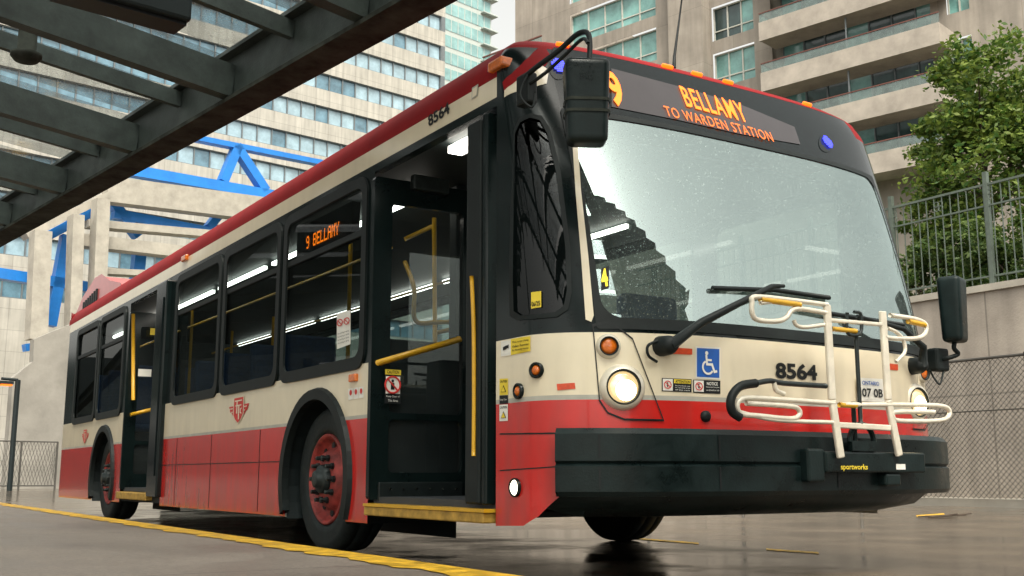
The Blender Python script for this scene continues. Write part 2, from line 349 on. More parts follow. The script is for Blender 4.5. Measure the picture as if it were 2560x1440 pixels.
def hit(px,py,tries=14):
    r=ray(px,py)
    def ins(t):
        P=CAM+r*t
        if P.z>2.95:return False
        h=hw(P.z);s=(P.x-XC)/h
        return abs(s)<1 and P.y>sect(s,P.z)
    t=3.;lo=None
    while t<20:
        if ins(t):lo=t-.02;break
        t+=.02
    if lo is None:
        if tries:return hit(px,py+5,tries-1)
        raise ValueError('ray misses bus %s'%((px,py),))
    hi=t
    for _ in range(24):
        m=(lo+hi)/2
        if ins(m):hi=m
        else:lo=m
    P=CAM+r*hi;z=P.z
    if P.y>=y0f(z)-1e-4 and P.x<XC:a=-pi/2-(P.y-y0f(z))
    else:a=math.asin(max(-1,min(1,(P.x-XC)/hw(z))))
    return a,z,P
def dens(poly,d=25):
    o=[]
    for p,q in zip(poly,poly[1:]+poly[:1]):
        n=max(1,int(math.hypot(q[0]-p[0],q[1]-p[1])/d))
        for i in range(n):o.append((p[0]+(q[0]-p[0])*i/n,p[1]+(q[1]-p[1])*i/n))
    return o
def decal(name,poly,m,parent,off=.003,sub=.08,solid=0.,holes=()):
    lps=[[hit(*p)[:2] for p in dens(Lp)] for Lp in [poly]+list(holes)]
    return plate(lps,lambda a,z:bmap(a,z,off),name,m,parent,sub,solid)
def frame3(BL,BR,TL):
    A=hit(*BL);B=hit(*BR);C=hit(*TL)
    return lambda u,v,off:bmap(A[0]+(B[0]-A[0])*u,A[1]+(B[1]-A[1])*u+(C[1]-A[1])*v,off)
def btext(t,BL,BR,TL,m,parent,off=.005,bold=.02,name='lettering',space=1.):
    vs,fs=text2d(t,bold,space);F=frame3(BL,BR,TL);return link(name,[F(u,v,off) for u,v in vs],fs,m,parent)
def bshape(loops,BL,BR,TL,m,parent,off=.005,name='symbol'):
    F=frame3(BL,BR,TL);mb=MB()
    for k,Lp in enumerate(loops):mb.quad(*[F(u,v,off+.0002*k) for u,v in Lp])
    return mb.build(name,m,parent)
FONT={'B':'11110 10001 10001 11110 10001 10001 11110','E':'11111 10000 10000 11110 10000 10000 11111','L':'10000 10000 10000 10000 10000 10000 11111',
'A':'01110 10001 10001 11111 10001 10001 10001','M':'10001 11011 10101 10101 10001 10001 10001','Y':'10001 10001 01010 00100 00100 00100 00100',
'9':'01110 10001 10001 01111 00001 00001 01110',' ':'00000 '*6+'00000'}
def ledtext(t,m,parent,off,F,name='led_lettering'):
    mb=MB();W=len(t)*6-1
    for i,ch in enumerate(t):
        for r_,row in enumerate(FONT[ch].split()):
            for c_,b in enumerate(row):
                if b=='1':
                    u=(i*6+c_)/W;v=1-(r_+1)/7;du=1.04/W;dv=1.04/7;o2=off+.0004*((r_+c_)%2)+.0008*(r_%2)
                    mb.quad(F(u,v,o2),F(u+du,v,o2),F(u+du,v+dv,o2),F(u,v+dv,o2))
    return mb.build(name,m,parent)
def col(c,z,off=0.):
    if isinstance(c,tuple):
        return V(XC+(hw(z)+off)*(1 if c[0]=='f' else -1),c[1],z)
    return bmap(c,z,off)
def strip(name,m,cols,zs,parent,offs=None,smooth=True,close=False):
    mb=MB();offs=offs or [0]*len(zs);n=len(cols)
    for z,o in zip(zs,offs):
        for c in cols:mb.v.append(col(c,z,o))
    for i in range(len(zs)-1):
        for j in range(n-1):mb.f.append((i*n+j,i*n+j+1,(i+1)*n+j+1,(i+1)*n+j))
    if close:
        for j in(0,n-1):mb.f.append(tuple(i*n+j for i in range(len(zs))))
    return mb.build(name,m,parent,smooth)
def rng(a,b,n):return [a+(b-a)*i/(n-1) for i in range(n)]
YS=.55
bus=thing('city_bus',V(XC,5.8,0),'red and cream city transit bus with open front door standing at the platform kerb','bus')
aL=hit(1488,760)[0];aB=hit(1402,1150)[0]
NS=('n',YS);FS=('f',YS)
allc=[NS]+rng(-pi/2,pi/2,61)+[FS]
strip('front_red_panel',M['red'],allc,[.70,.78,.85],bus)
a0=-pi/2-(YS-y0f(.3))
plate([[(a0,.70),(a0,.26),(-pi/2,.27),(-pi/2+.16,.315),(aB+.03,.43),(aB+.03,.70)]],lambda a,z:bmap(a,z),'corner_panel',M['red'],bus,.08)
strip('corner_panel',M['red'],rng(-aB-.03,pi/2,14)+[FS],[.44,.5,.55,.70],bus)
strip('grey_stripe',M['silver'],allc,[.85,.872],bus)
strip('front_cream_panel',M['cream'],allc,[.872,.95,1.05,1.12,1.165],bus)
strip('windscreen_sill',M['black'],allc,[1.165,1.195],bus)
strip('valance',M['bumper'],rng(-pi/2+.12,pi/2-.12,50),[.300,.305,.345,.40,.44],bus,[-.95,-.30,-.10,-.03,-.02])
strip('bumper',M['bumper'],rng(aB,-aB,90),[.718,.716,.690,.568,.556,.544,.430,.408,.404],bus,[-.01,.075,.098,.100,.086,.100,.098,.080,-.10],smooth='sharp',close=True)
strip('windscreen',M['wind'],rng(aL,-aL,60),rng(1.195,2.335,24),bus)
strip('destination_header',M['header'],rng(aL,-aL,60),rng(2.335,2.738,8),bus)
strip('windscreen_pillar',M['black'],rng(-aL,pi/2,14)+[FS],rng(1.195,2.62,12),bus)
strip('roof_corner',M['roofred'],rng(-aL,pi/2,14)+[FS],[2.62,2.67,2.74],bus)
zz=rng(1.195,2.72,14)
outer=[(-pi/2-(YS-y0f(z)),z) for z in zz]+[(aL,z) for z in zz[::-1]]
cw=[(1288,330),(1300,302),(1325,290),(1352,296),(1372,330),(1396,430),(1420,620),(1424,730),(1416,770),(1390,788),(1300,796),(1282,785),(1280,700),(1283,500)]
cwl=[hit(*p)[:2] for p in dens(cw)]
pil=plate([outer,cwl],lambda a,z:bmap(a,z),'windscreen_pillar',M['black'],bus,.05)
cg=plate([cwl],lambda a,z:bmap(a,z,-.004),'corner_window',M['qglass'],bus,.05)
cx=sum(p[0] for p in cwl)/len(cwl);cz=sum(p[1] for p in cwl)/len(cwl)
plate([[(cx+(a-cx)*1.06,cz+(z-cz)*1.02) for a,z in cwl],[(cx+(a-cx)*.93,cz+(z-cz)*.975) for a,z in cwl]],lambda a,z:bmap(a,z,.008),'window_seal',M['rubber'],cg,.1)
plate([[(a,z) for a,z in rr(aL-.01,-aL+.01,1.18,2.345,.02)],rr(aL+.03,-aL-.03,1.235,2.315,.11,6,.10)],lambda a,z:bmap(a,z,.006),'windscreen_seal',M['rubber'],bus,.07)
decal('cream_corner',[(1262,222),(1345,158),(1372,176),(1366,210),(1300,228),(1262,244)],M['cream'],bus,.004)
decal('red_corner',[(1258,206),(1345,122),(1362,118),(1380,145),(1362,168),(1345,161),(1262,227)],M['roofred'],bus,.005)
decal('cream_edge',[(1428,330),(1442,345),(1452,480),(1470,640),(1484,790),(1478,806),(1464,800),(1452,640),(1438,480)],M['cream'],bus,.009)
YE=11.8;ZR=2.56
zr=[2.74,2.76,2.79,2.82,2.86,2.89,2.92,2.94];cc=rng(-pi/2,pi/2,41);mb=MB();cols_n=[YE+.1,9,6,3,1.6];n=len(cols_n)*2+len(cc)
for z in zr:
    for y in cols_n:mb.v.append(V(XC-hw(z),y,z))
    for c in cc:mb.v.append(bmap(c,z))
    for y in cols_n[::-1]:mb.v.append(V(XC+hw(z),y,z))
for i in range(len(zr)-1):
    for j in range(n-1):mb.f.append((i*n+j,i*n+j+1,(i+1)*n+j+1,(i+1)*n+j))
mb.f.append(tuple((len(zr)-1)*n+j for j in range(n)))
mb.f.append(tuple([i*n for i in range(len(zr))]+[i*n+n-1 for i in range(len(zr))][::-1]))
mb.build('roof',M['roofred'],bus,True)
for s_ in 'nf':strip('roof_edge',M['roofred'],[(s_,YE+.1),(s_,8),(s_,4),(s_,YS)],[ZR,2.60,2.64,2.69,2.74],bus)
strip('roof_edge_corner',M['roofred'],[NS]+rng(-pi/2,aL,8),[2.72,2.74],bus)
# ---- side plates
side=lambda y,z:V(0,y,z)
def rmd(y0,y1,z0,z1,c,zc=.48,r=.58):
    qb=math.asin((z0-zc)/r)
    if z1<zc+r:
        qt=math.asin((z1-zc)/r);A=[(c-r*math.cos(q),zc+r*math.sin(q)) for q in rng(qb,qt,10)];B=[(2*c-y,z) for y,z in A]
        return [[(y0,z0)]+A+[(y0,z1)],[(y1,z0)]+B+[(y1,z1)]]
    A=[(c-r*math.cos(q),zc+r*math.sin(q)) for q in rng(qb,pi-qb,24)]
    return [[(y0,z0)]+A+[(y1,z0),(y1,z1),(y0,z1)]]
CF,CR=2.86,9.25
DF=(.56,2.02);DR=(6.70,8.34)
for(y0,y1,c)in((DF[1],DR[0],CF),(DR[1],YE,CR)):
    plate(rmd(y0,y1,.22,.85,c),side,'skirt_panel',M['red'],bus)
    plate(rmd(y0,y1,.85,.872,c),side,'grey_stripe',M['silver'],bus)
    plate(rmd(y0,y1,.872,1.19,c),side,'cream_panel',M['cream'],bus)
wins=[(2.10,3.56),(3.62,4.98),(5.04,6.46),(8.50,9.80),(9.86,11.2)]
WZ=(1.22,2.36)
for(y0,y1)in((DF[1],DR[0]),(DR[1],YE)):
    plate([[(y0,1.19),(y1,1.19),(y1,2.45),(y0,2.45)]]+[rr(a+.05,b-.05,WZ[0],WZ[1],.09) for a,b in wins if y0<a<y1],side,'window_band',M['black'],bus)
for d in(DF,DR):
    MB().box(0,.06,d[0]-.01,d[1],2.40,2.449).build('door_header',M['black'],bus)
MB().quad(V(0,YS,2.45),V(0,YE,2.45),V(0,YE,ZR),V(0,YS,ZR)).build('cornice_panel',M['cream'],bus)
for a,b in wins:
    w=plate([rr(a+.04,b-.04,WZ[0]-.01,WZ[1]+.01,.09)],lambda y,z:V(.012,y,z),'window',M['wglass'],bus)
    plate([rr(a+.0,b-.0,WZ[0]-.06,WZ[1]+.05,.12),rr(a+.07,b-.07,WZ[0]+.02,WZ[1]-.02,.08)],lambda y,z:V(-.008,y,z),'window_frame',M['rubber'],w,solid=.016)
    MB().box(-.006,.010,a+.07,b-.07,2.02,2.06).build('window_bar',M['rubber'],w)
for y in(3.95,5.15,6.2):
    MB().box(-.002,.002,y,y+.008,.24,.845).build('panel_seam',M['rubber'],bus)
MB().box(-.003,.002,3.46,6.69,.60,.606).build('panel_seam',M['rubber'],bus)
for c in(CF,CR):
    mb=MB();n=28
    for i in range(n+1):
        q=-.42+(pi+.84)*i/n
        for x,r_ in((-.03,.53),(-.03,.60),(.01,.615),(.02,.53)):mb.v.append(V(x,c+r_*math.cos(q),max(.2,.48+r_*math.sin(q))))
    for i in range(n):
        for j in range(4):mb.f.append((i*4+j,i*4+(j+1)%4,i*4+4+(j+1)%4,i*4+4+j))
    mb.build('wheel_arch',M['rubber'],bus)
    mb=MB()
    for i in range(21):
        q=-.5+(pi+1)*i/20
        mb.v+=[V(.01,c+.575*math.cos(q),.48+.575*math.sin(q)),V(.75,c+.575*math.cos(q),.48+.575*math.sin(q))]
    for i in range(20):mb.f.append((2*i,2*i+1,2*i+3,2*i+2))
    mb.quad(V(.75,c-.6,.1),V(.75,c+.6,.1),V(.75,c+.6,1.1),V(.75,c-.6,1.1)).build('wheel_well',M['inner'],bus)
def wheel(x,y,sgn):
    c=V(x,y,.48);ax=V(-sgn,0,0)
    w=MB().lathe(c,ax,[(-.28,.30),(-.28,.44),(-.25,.474),(-.20,.48),(-.19,.472),(-.185,.48),(-.10,.482),(-.095,.473),(-.09,.482),(-.03,.476),(-.005,.455),(.0,.42),(-.006,.36),(-.004,.335),(-.02,.305),(-.05,.30)],48,False).build('wheel',M['tyre'],bus,True)
    MB().lathe(c,ax,[(-.26,.30),(-.05,.30),(-.012,.302),(-.008,.288),(-.03,.275),(-.075,.26),(-.085,.235),(-.05,.20),(-.012,.18),(-.006,.10),(-.006,0.01)],48,False).build('rim',M['rim'],w,True)
    MB().lathe(c,ax,[(-.02,.098),(.03,.095),(.04,.085),(.042,.06),(.07,.055),(.075,.04),(.075,.002)],28,False).build('hub',M['hub'],w,True)
    for i in range(10):
        q=2*pi*i/10;MB().lathe(c+V(0,math.cos(q)*.145,math.sin(q)*.145),ax,[(-.01,.024),(.008,.024),(.01,.017),(.045,.015),(.047,.004)],6).build('wheel_nut',M['hub'],w)
    mb=MB()
    for i in range(10):
        q=2*pi*(i+.5)/10;mb.lathe(c+V(0,math.cos(q)*.224,math.sin(q)*.224),ax,[(-.063,.026),(-.058,.024)],10)
    mb.build('rim_holes',M['ink'],w)
wheel(.07,CF,1);wheel(.07,CR,1);wheel(XF-.07,CF,-1);wheel(XF-.07,CR,-1)
for z0,z1,mk in((.27,.85,'red'),(.85,1.19,'cream'),(1.19,2.45,'black'),(2.45,ZR,'cream'),(ZR,2.75,'pod')):
    mb=MB();P=[(.3-.3*math.cos(q),YE+.3*math.sin(q)) for q in rng(0,pi/2,9)]+[(XF-.3,YE+.3),(XF,YE)]
    for x,y in P:mb.v+=[V(x,y,z0),V(x,y,z1)]
    for i in range(len(P)-1):mb.f.append((2*i,2*i+1,2*i+3,2*i+2))
    mb.build('rear_panel',M[mk],bus,False)
fw=[(2.2,4.0),(4.1,5.9),(6.0,7.8),(8.0,9.6),(9.8,11.0),(.75,1.9)]
far=lambda y,z:V(XF,y,z)
plate([[(YS,1.19),(YE,1.19),(YE,ZR),(YS,ZR)]]+[rr(a,b,1.25,2.33,.08) for a,b in fw],far,'far_wall',M['black'],bus)
for a,b in fw:plate([rr(a-.02,b+.02,1.23,2.35,.08)],lambda y,z:V(XF-.01,y,z),'far_window',M['fglass'],bus)
plate(rmd(YS,6.0,.27,1.19,CF),far,'far_wall',M['cream'],bus);plate(rmd(6.0,YE,.27,1.19,CR),far,'far_wall',M['cream'],bus)
MB().box(.75,XF-.75,.6,YE+.1,.29,.32).box(.02,XF-.02,3.5,8.5,.24,.30).box(.02,XF-.5,.75,2.2,.285,.315).build('underframe',M['inner'],bus)
mb=MB();prof=[(9.3,2.76),(9.9,2.88),(10.4,3.04),(10.8,3.05),(11.5,2.90),(12.05,2.66),(12.05,2.60),(9.3,2.60)]
for x in(.08,XF-.08):
    for y,z in prof:mb.v.append(V(x,y,z))
n=len(prof)
for i in range(n):mb.f.append((i,(i+1)%n,n+(i+1)%n,n+i))
mb.f.append(tuple(range(n)));mb.f.append(tuple(range(n,2*n)))
pod=bev(mb.build('roof_pod',M['pod'],bus),.04,3)
for i in range(7):MB().box(.06,.085,10.55+i*.13,10.61+i*.13,2.74,2.90-i*.012).build('vent_slot',M['ink'],pod)
# interior
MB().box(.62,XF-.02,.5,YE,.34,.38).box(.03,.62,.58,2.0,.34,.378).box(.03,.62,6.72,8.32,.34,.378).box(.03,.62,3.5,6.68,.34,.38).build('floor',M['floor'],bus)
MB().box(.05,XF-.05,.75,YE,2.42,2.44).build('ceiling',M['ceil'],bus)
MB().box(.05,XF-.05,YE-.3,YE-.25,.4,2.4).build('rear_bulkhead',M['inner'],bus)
for x in(.50,2.25):
    for i in range(6):
        MB().box(x-.016,x+.016,2.3+i*1.55,3.65+i*1.55,2.37,2.40).build('light_strip',M['tube'],bus)
MB().box(1.08,1.56,2.10,2.14,2.37,2.40).build('light_strip',M['tube'],bus)
a=on_z(1132,385,2.36);b=on_z(1195,345,2.36);MB().box(min(a.x,b.x),min(a.x,b.x)+.09,min(a.y,b.y),max(a.y,b.y),2.36,2.40).build('light_strip',M['tube'],bus)
def seat(x,y,z):
    s=MB();s.box(x-.22,x+.22,y-.22,y+.22,z,z+.08);o=bev(s.build('seat',M['seat'],bus),.03,2)
    b=MB();b.obox(V(x,y+.26,z+.42),V(.22,0,0),V(0,.03,-.01),V(0,.05,.38));bev(b.build('backrest',M['seat'],o),.03,2)
    MB().box(x-.2,x+.2,y-.12,y+.1,.38,z).build('seat_base',M['inner'],o)
for y in(3.6,4.35,5.1,5.9):
    seat(.35,y,.78);seat(2.4,y,.78);seat(1.9,y,.78)
for y in(8.9,9.7,10.5):
    seat(.38,y,1.0);seat(.85,y,1.0);seat(2.35,y,1.0);seat(1.9,y,1.0)
def pole(pts,r=.017):
    return MB().tube(pts,r,10).build('grab_pole',M['yellow'],bus,True)
pole([on_x(1085,500,.95),on_x(1088,930,.95)])
pole([on_x(1012,598,.75),on_x(1080,566,.95)])
pole(smooth_path([on_x(1012,655,.7),on_x(1035,720,.7),on_x(1038,800,.72),on_x(1090,806,.9),on_x(1160,803,1.0),on_x(1182,815,1.05)]))
pole(smooth_path([on_x(1010,860,.7),on_x(1060,890,.8),on_x(1100,893,.9)]))
pole(smooth_path([on_x(1090,832,1.1),on_x(1150,822,1.1),on_x(1172,845,1.1),on_x(1175,930,1.1)]))
for y in(4.0,5.5,8.45,10.0):
    pole([V(.72,y,.4),V(.72,y,2.4)]);pole([V(1.7,y,.4),V(1.7,y,2.4)])
pole([V(.7,3.2,2.2),V(.7,11,2.2)],.012);pole([V(1.75,2.3,2.2),V(1.75,11,2.2)],.012)
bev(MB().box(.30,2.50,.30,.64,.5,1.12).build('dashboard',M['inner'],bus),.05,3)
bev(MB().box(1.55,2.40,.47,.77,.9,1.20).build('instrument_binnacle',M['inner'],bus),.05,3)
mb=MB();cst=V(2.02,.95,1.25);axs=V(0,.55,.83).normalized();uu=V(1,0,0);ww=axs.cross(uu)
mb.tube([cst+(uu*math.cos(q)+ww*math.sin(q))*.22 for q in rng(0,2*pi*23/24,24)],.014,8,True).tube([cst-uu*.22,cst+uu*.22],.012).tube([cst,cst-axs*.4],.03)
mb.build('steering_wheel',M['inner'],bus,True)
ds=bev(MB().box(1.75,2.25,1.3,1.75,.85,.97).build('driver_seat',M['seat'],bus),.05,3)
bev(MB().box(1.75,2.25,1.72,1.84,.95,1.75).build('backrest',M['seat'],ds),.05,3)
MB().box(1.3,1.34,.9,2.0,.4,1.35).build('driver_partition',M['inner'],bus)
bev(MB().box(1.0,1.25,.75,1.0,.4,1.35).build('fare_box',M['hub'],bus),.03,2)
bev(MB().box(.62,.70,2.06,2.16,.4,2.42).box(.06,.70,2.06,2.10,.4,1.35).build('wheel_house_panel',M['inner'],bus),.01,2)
# ---- front door leaves
def leaf(Y,x0,x1,z0,z1,name):
    o=plate([rr(x0,x1,z0,z1,.02,2),rr(x0+.125,x1-.06,z0+.52,z1-.16,.03,3),rr(x0+.125,x1-.06,z0+.16,z0+.48,.03,3)],lambda x,z:V(x,Y,z),name,M['black'],bus,solid=.04)
    MB().quad(V(x0+.11,Y+.004,z0+.15),V(x1-.05,Y+.004,z0+.15),V(x1-.05,Y+.004,z1-.14),V(x0+.11,Y+.004,z1-.14)).build('door_glass',M['dglass'],o)
    return o
z1=on_y(925,440,1.97).z
lf=leaf(1.97,-.03,.67,.36,z1,'door_leaf')
P,Q=on_y(950,906,1.92),on_y(1150,848,1.92)
MB().tube([P+V(0,.04,0),P,Q,Q+V(0,.04,0)],.020,10).build('handrail',M['yellow'],lf,True)
mb=MB();a=on_y(946,1205,1.93);b=on_y(1156,1250,1.93);mb.box(a.x,b.x,1.925,1.945,b.z,a.z)
bb=bev(mb.build('bottom_brush',M['rubber'],lf),.008,2)
for px in rng(975,1140,6):
    MB().lathe(on_y(px,1222,1.92),V(0,-1,0),[(0,.008),(.006,.006)],8).build('rivet',M['chrome'],bb)
c=on_y(1075,462,1.93);hg=bev(MB().box(c.x-.13,c.x+.13,1.90,1.96,c.z-.05,c.z+.05).build('door_hinge',M['hub'],lf),.01,2)
def ysign(Y,px0,py0,px1,py1,m,par,name='sticker',d=0):
    a=on_y(px0,py0,Y);b=on_y(px1,py1,Y);return MB().quad(V(a.x,Y-d,b.z),V(b.x,Y-d,b.z),V(b.x,Y-d,a.z),V(a.x,Y-d,a.z)).build(name,m,par)
ys=ysign(1.925,963,923,1002,1010,M['ink'],lf);ysign(1.922,963,923,1002,938,M['signyel'],ys,'sticker_band');ysign(1.922,965,940,1000,985,M['white'],ys,'sticker_field')
def ytext(t,Y,px0,py0,px1,py1,m,par,bold=.02):
    vs,fs=text2d(t,bold);a=on_y(px0,py0,Y);b=on_y(px1,py1,Y);return link('lettering',[V(a.x+(b.x-a.x)*u,Y,b.z+(a.z-b.z)*v) for u,v in vs],fs,m,par)
ytext('CAUTION',1.919,968,925,998,935,M['ink'],ys);ytext('Keep Clear of',1.919,966,988,999,995,M['white'],ys,0);ytext('This Area',1.919,970,998,995,1005,M['white'],ys,0)
a=on_y(982,962,1.919);mb=MB()
mb.tube([a+V(.05*math.cos(q),0,.05*math.sin(q)) for q in rng(0,2*pi*23/24,24)],.006,6,True).tube([a+V(-.035,0,.035),a+V(.035,0,-.035)],.005,6);mb.build('prohibition_ring',M['signred'],ys)
mb=MB();mb.box(a.x-.012,a.x+.012,1.9205,1.9215,a.z-.03,a.z+.012).lathe(a+V(0,.002,.024),V(0,-1,0),[(0,.009),(.001,.009)],10);mb.build('person_symbol',M['ink'],ys)
lf2=bev(MB().box(-.03,.62,.60,.645,.36,2.38).build('door_leaf',M['black'],bus),.01,2)
bev(MB().box(-.035,.0,.66,.80,.36,2.36).build('door_edge_rubber',M['rubber'],lf2),.012,2)
MB().tube(smooth_path([on_y(1179,690,.70),on_y(1184,820,.70),on_y(1185,1000,.70),on_y(1184,1140,.70)]),.011,10).build('handrail',M['yellow'],lf2,True)
st=bev(MB().box(-.045,.05,.60,1.98,.270,.322).build('door_step',M['stepy'],bus),.008,2)
MB().box(-.05,.30,.58,1.98,.323,.340).build('step_edge',M['yellow'],st)
lf3=leaf(8.28,-.02,.62,.36,2.30,'rear_door_leaf')
P,Q=on_y(333,785,8.2),on_y(333,1000,8.2);MB().tube([P,Q],.02,8).build('handrail',M['yellow'],lf3,True)
P,Q=on_y(326,1037,8.2),on_y(378,1024,8.2);MB().tube([P,Q],.02,8).build('handrail',M['yellow'],lf3,True)
ysign(8.2,346,922,378,942,M['white'],lf3);ysign(8.2,376,820,390,838,M['signyel'],lf3)
lf4=bev(MB().box(-.05,.02,6.68,7.05,.30,2.42).build('rear_door_leaf',M['black'],bus),.015,2)
MB().box(-.06,-.02,6.75,6.98,.5,2.25).build('door_glass',M['header'],lf4)
bev(MB().box(-.05,.3,7.06,8.3,.26,.335).build('door_step',M['stepy'],bus),.01,2)
# ---- lamps and markings
def lamp(name,px,py,r,m,par,off=.0,ring=None,depth=.02):
    a,z,P=hit(px,py);n=nrm(a,z);P=P+n*off
    o=MB().lathe(P,n,[(-.01,r),(depth*.4,r*.97),(depth*.8,r*.7),(depth,r*.25),(depth,.002)],28,False).build(name,m,par,True)
    if ring:MB().lathe(P,n,[(-.01,r*ring),(.012,r*ring),(.016,r*(ring*.5+.5)),(.006,r*1.0)],28,False).build('bezel',M['black'],o,True)
    return o
hp=[(1484,818),(1500,812),(1545,822),(1580,850),(1655,1048),(1560,1046),(1520,1030),(1500,1000)]
def mirror_plate(lps,off,name,m,par,sgn):return plate([[(a*sgn,z) for a,z in L] for L in lps],lambda a,z:bmap(a,z,off),name,m,par,.1)
hpl=[hit(*p)[:2] for p in dens(hp)];hcx=sum(p[0] for p in hpl)/len(hpl);hcz=sum(p[1] for p in hpl)/len(hpl)
for sgn in(1,-1):
    mirror_plate([[(hcx+(a-hcx)*1.05,hcz+(z-hcz)*1.05) for a,z in hpl],hpl],.006,'headlamp_surround',M['ink'],bus,sgn)
def body_lamp(name,px,py,r,m,ring,off,depth,turn=0.):
    a,z,P=hit(px,py);n=nrm(a,z);n=(n*(1-turn)+V(-.15,-1,0).normalized()*turn).normalized();P=base(a,z)+nrm(a,z)*off
    if turn:MB().lathe(P,n,[(-.10,r*ring*1.02),(-.02,r*ring)],28,False).build('lamp_pod',M['cream'],bus,True)
    o=MB().lathe(P,n,[(-.01,r),(depth*.4,r*.97),(depth*.8,r*.7),(depth,r*.25),(depth,.002)],28,False).build(name,m,bus,True)
    MB().lathe(P,n,[(-.02,r*ring),(.014,r*ring),(.02,r*(ring*.5+.5)),(.004,r*.98)],28,False).build('bezel',M['rubber'],o,True)
    MB().lathe(P,n,[(-.03,r*ring*1.34),(-.004,r*ring*1.28),(.012,r*ring*1.12),(.016,r*ring*1.0)],32,False).build('lamp_housing',M['housing'],o,True)
    return o,P,n
for hpx,spx,tn in(((1556,968),(1521,866),0.),((2288,1006),(2302,932),.65)):
    o,P,n=body_lamp('headlamp',*hpx,.074,M['headrefl'],1.13,.012,.012,tn)
    MB().lathe(P+n*.014+V(.012,0,-.014),n,[(0,.050),(.006,.042),(.012,.02),(.012,.001)],20,False).build('bulb',M['head'],o,True)
    body_lamp('turn_signal',*spx,.038,M['amber'],1.2,.010,.014,tn)
for px,py in((1343,926),(1299,978)):
    lamp('side_marker',px,py,.024,M['amber'],bus,.004,1.6)
lamp('fog_lamp',1290,1219,.036,M['fog'],bus,.002,1.25)
lamp('tow_cap',1763,1041,.028,M['rubber'],bus,.002)
decal('reflector',[(1392,960),(1437,957),(1439,972),(1394,976)],M['reflector'],bus)
decal('reflector',[(1682,869),(1730,872),(1730,887),(1682,885)],M['reflector'],bus)
decal('reflector',[(2216,908),(2244,911),(2244,926),(2216,924)],M['reflector'],bus)
for px,py in((1675,190),(1753,210),(1837,235),(1395,150),(2066,330)):
    a=hit(px,py)[0];z=2.765;P=base(a,z);n=nrm(a,z);t=(base(a+.01,z)-base(a-.01,z)).normalized()
    bev(MB().obox(P+n*.006,t*.038,n.cross(t)*.012,n*.014).build('marker_lamp',M['amberlit'],bus),.008,2)
for px,py,hl,m in((1245,162,.07,'amber'),(464,646,.08,'amber')):
    P=on_x(px,py,-.005);bev(MB().box(-.03,.06,P.y-hl,P.y+hl,P.z-.028,P.z+.028).build('marker_lamp',M[m],bus),.012,2)
P=on_x(887,945,0);bev(MB().box(-.025,.01,P.y-.05,P.y+.05,P.z-.025,P.z+.025).build('side_signal',M['amber'],bus),.008,2)
def quadpx(x0,y0,x1,y1,s=0):return [(x0,y0),(x1,y0+s),(x1,y1+s),(x0,y1)]
wc=decal('access_sign',quadpx(1738,866,1800,946,3),M['white'],bus,.003)
decal('sign_field',quadpx(1741,870,1797,942,3),M['signblue'],wc,.0045)
sy=[circ(.46,.84,.07,14)]+stroke([(.44,.74),(.46,.45),(.68,.45),(.78,.2),(.86,.22)],.085)+stroke([(.45,.60),(.64,.60)],.07)+stroke(circ(.48,.34,.22,16,2.1,5.6),.07)
bshape(sy,(1741,942),(1797,945),(1741,870),M['white'],wc,.006,'wheelchair_symbol')
n1=decal('notice_sticker',quadpx(1654,945,1728,978,3),M['ink'],bus,.003)
decal('notice_field',quadpx(1656,947,1681,976,1),M['white'],n1,.0045);decal('notice_field',quadpx(1684,948,1726,958,2),M['signyel'],n1,.0045)
btext('ATTENTION',(1687,957),(1724,959),(1687,950),M['ink'],n1,.006)
n2=decal('notice_sticker',quadpx(1732,949,1800,982,3),M['ink'],bus,.003)
decal('notice_field',quadpx(1734,951,1758,979,1),M['white'],n2,.0045);btext('NOTICE',(1766,963),(1793,964),(1766,955),M['white'],n2,.0045)
for nn,x,y in((n1,1668,962),(n2,1746,966)):
    bshape(stroke(circ(.5,.5,.42,16)+[(.92,.5)],.1)+stroke([(.2,.8),(.8,.2)],.1),(x-10,y+11),(x+10,y+11),(x-10,y-11),M['signred'],nn,.006)
    bshape([[(.4,.2),(.6,.2),(.6,.65),(.4,.65)],circ(.5,.75,.1,10)],(x-8,y+9),(x+8,y+9),(x-8,y-9),M['ink'],nn,.0055)
for i,t in enumerate(('Secured loads only','on carrying areas','of this rack')):btext(t,(1687,966+i*5),(1724,968+i*5),(1687,962.5+i*5),M['white'],n1,.0045,0)
btext('Motorized bicycles',(1764,970),(1797,971),(1764,966),M['white'],n2,.0045,0);btext('not allowed on rack',(1764,977),(1797,978),(1764,973),M['white'],n2,.0045,0)
btext('8564',(1938,946),(2042,952),(1938,905),M['ink'],bus,.005,.04,'fleet_number')
btext('8564',(1073,318),(1126,283),(1073,288),M['ink'],bus,.004,.03,'fleet_number')
v1=decal('camera_sticker',[(1254,853),(1278,851),(1278,888),(1254,891)],M['white'],bus,.003)
v2=decal('camera_notice',[(1278,848),(1327,840),(1327,878),(1278,888)],M['signyel'],bus,.003)
for i,t in enumerate(('This area is being','Video Recorded','for Security Purposes')):
    btext(t,(1282,860+i*10),(1323,853+i*10),(1282,854+i*10),M['ink'],v2,.005,.01)
bshape([[(.2,.3),(.65,.45),(.65,.75),(.2,.6)],[(.65,.5),(.85,.45),(.85,.8),(.65,.7)]],(1255,886),(1277,884),(1255,857),M['ink'],v1,.005)
for y in(947,1012):
    c1=decal('caution_sticker',quadpx(1250,y,1271,y+41,-1),M['signyel'] if y<1000 else M['white'],bus,.003)
    bshape([[(.1,.1),(.9,.1),(.5,.9)]],(1252,y+36),(1269,y+35),(1252,y+14),M['ink'],c1,.0045);bshape([[(.2,.15),(.8,.15),(.5,.75)]],(1252,y+36),(1269,y+35),(1252,y+14),M['signyel'],c1,.006)
    btext('CAUTION',(1252,y+10),(1269,y+9),(1252,y+4),M['ink'],c1,.0045)
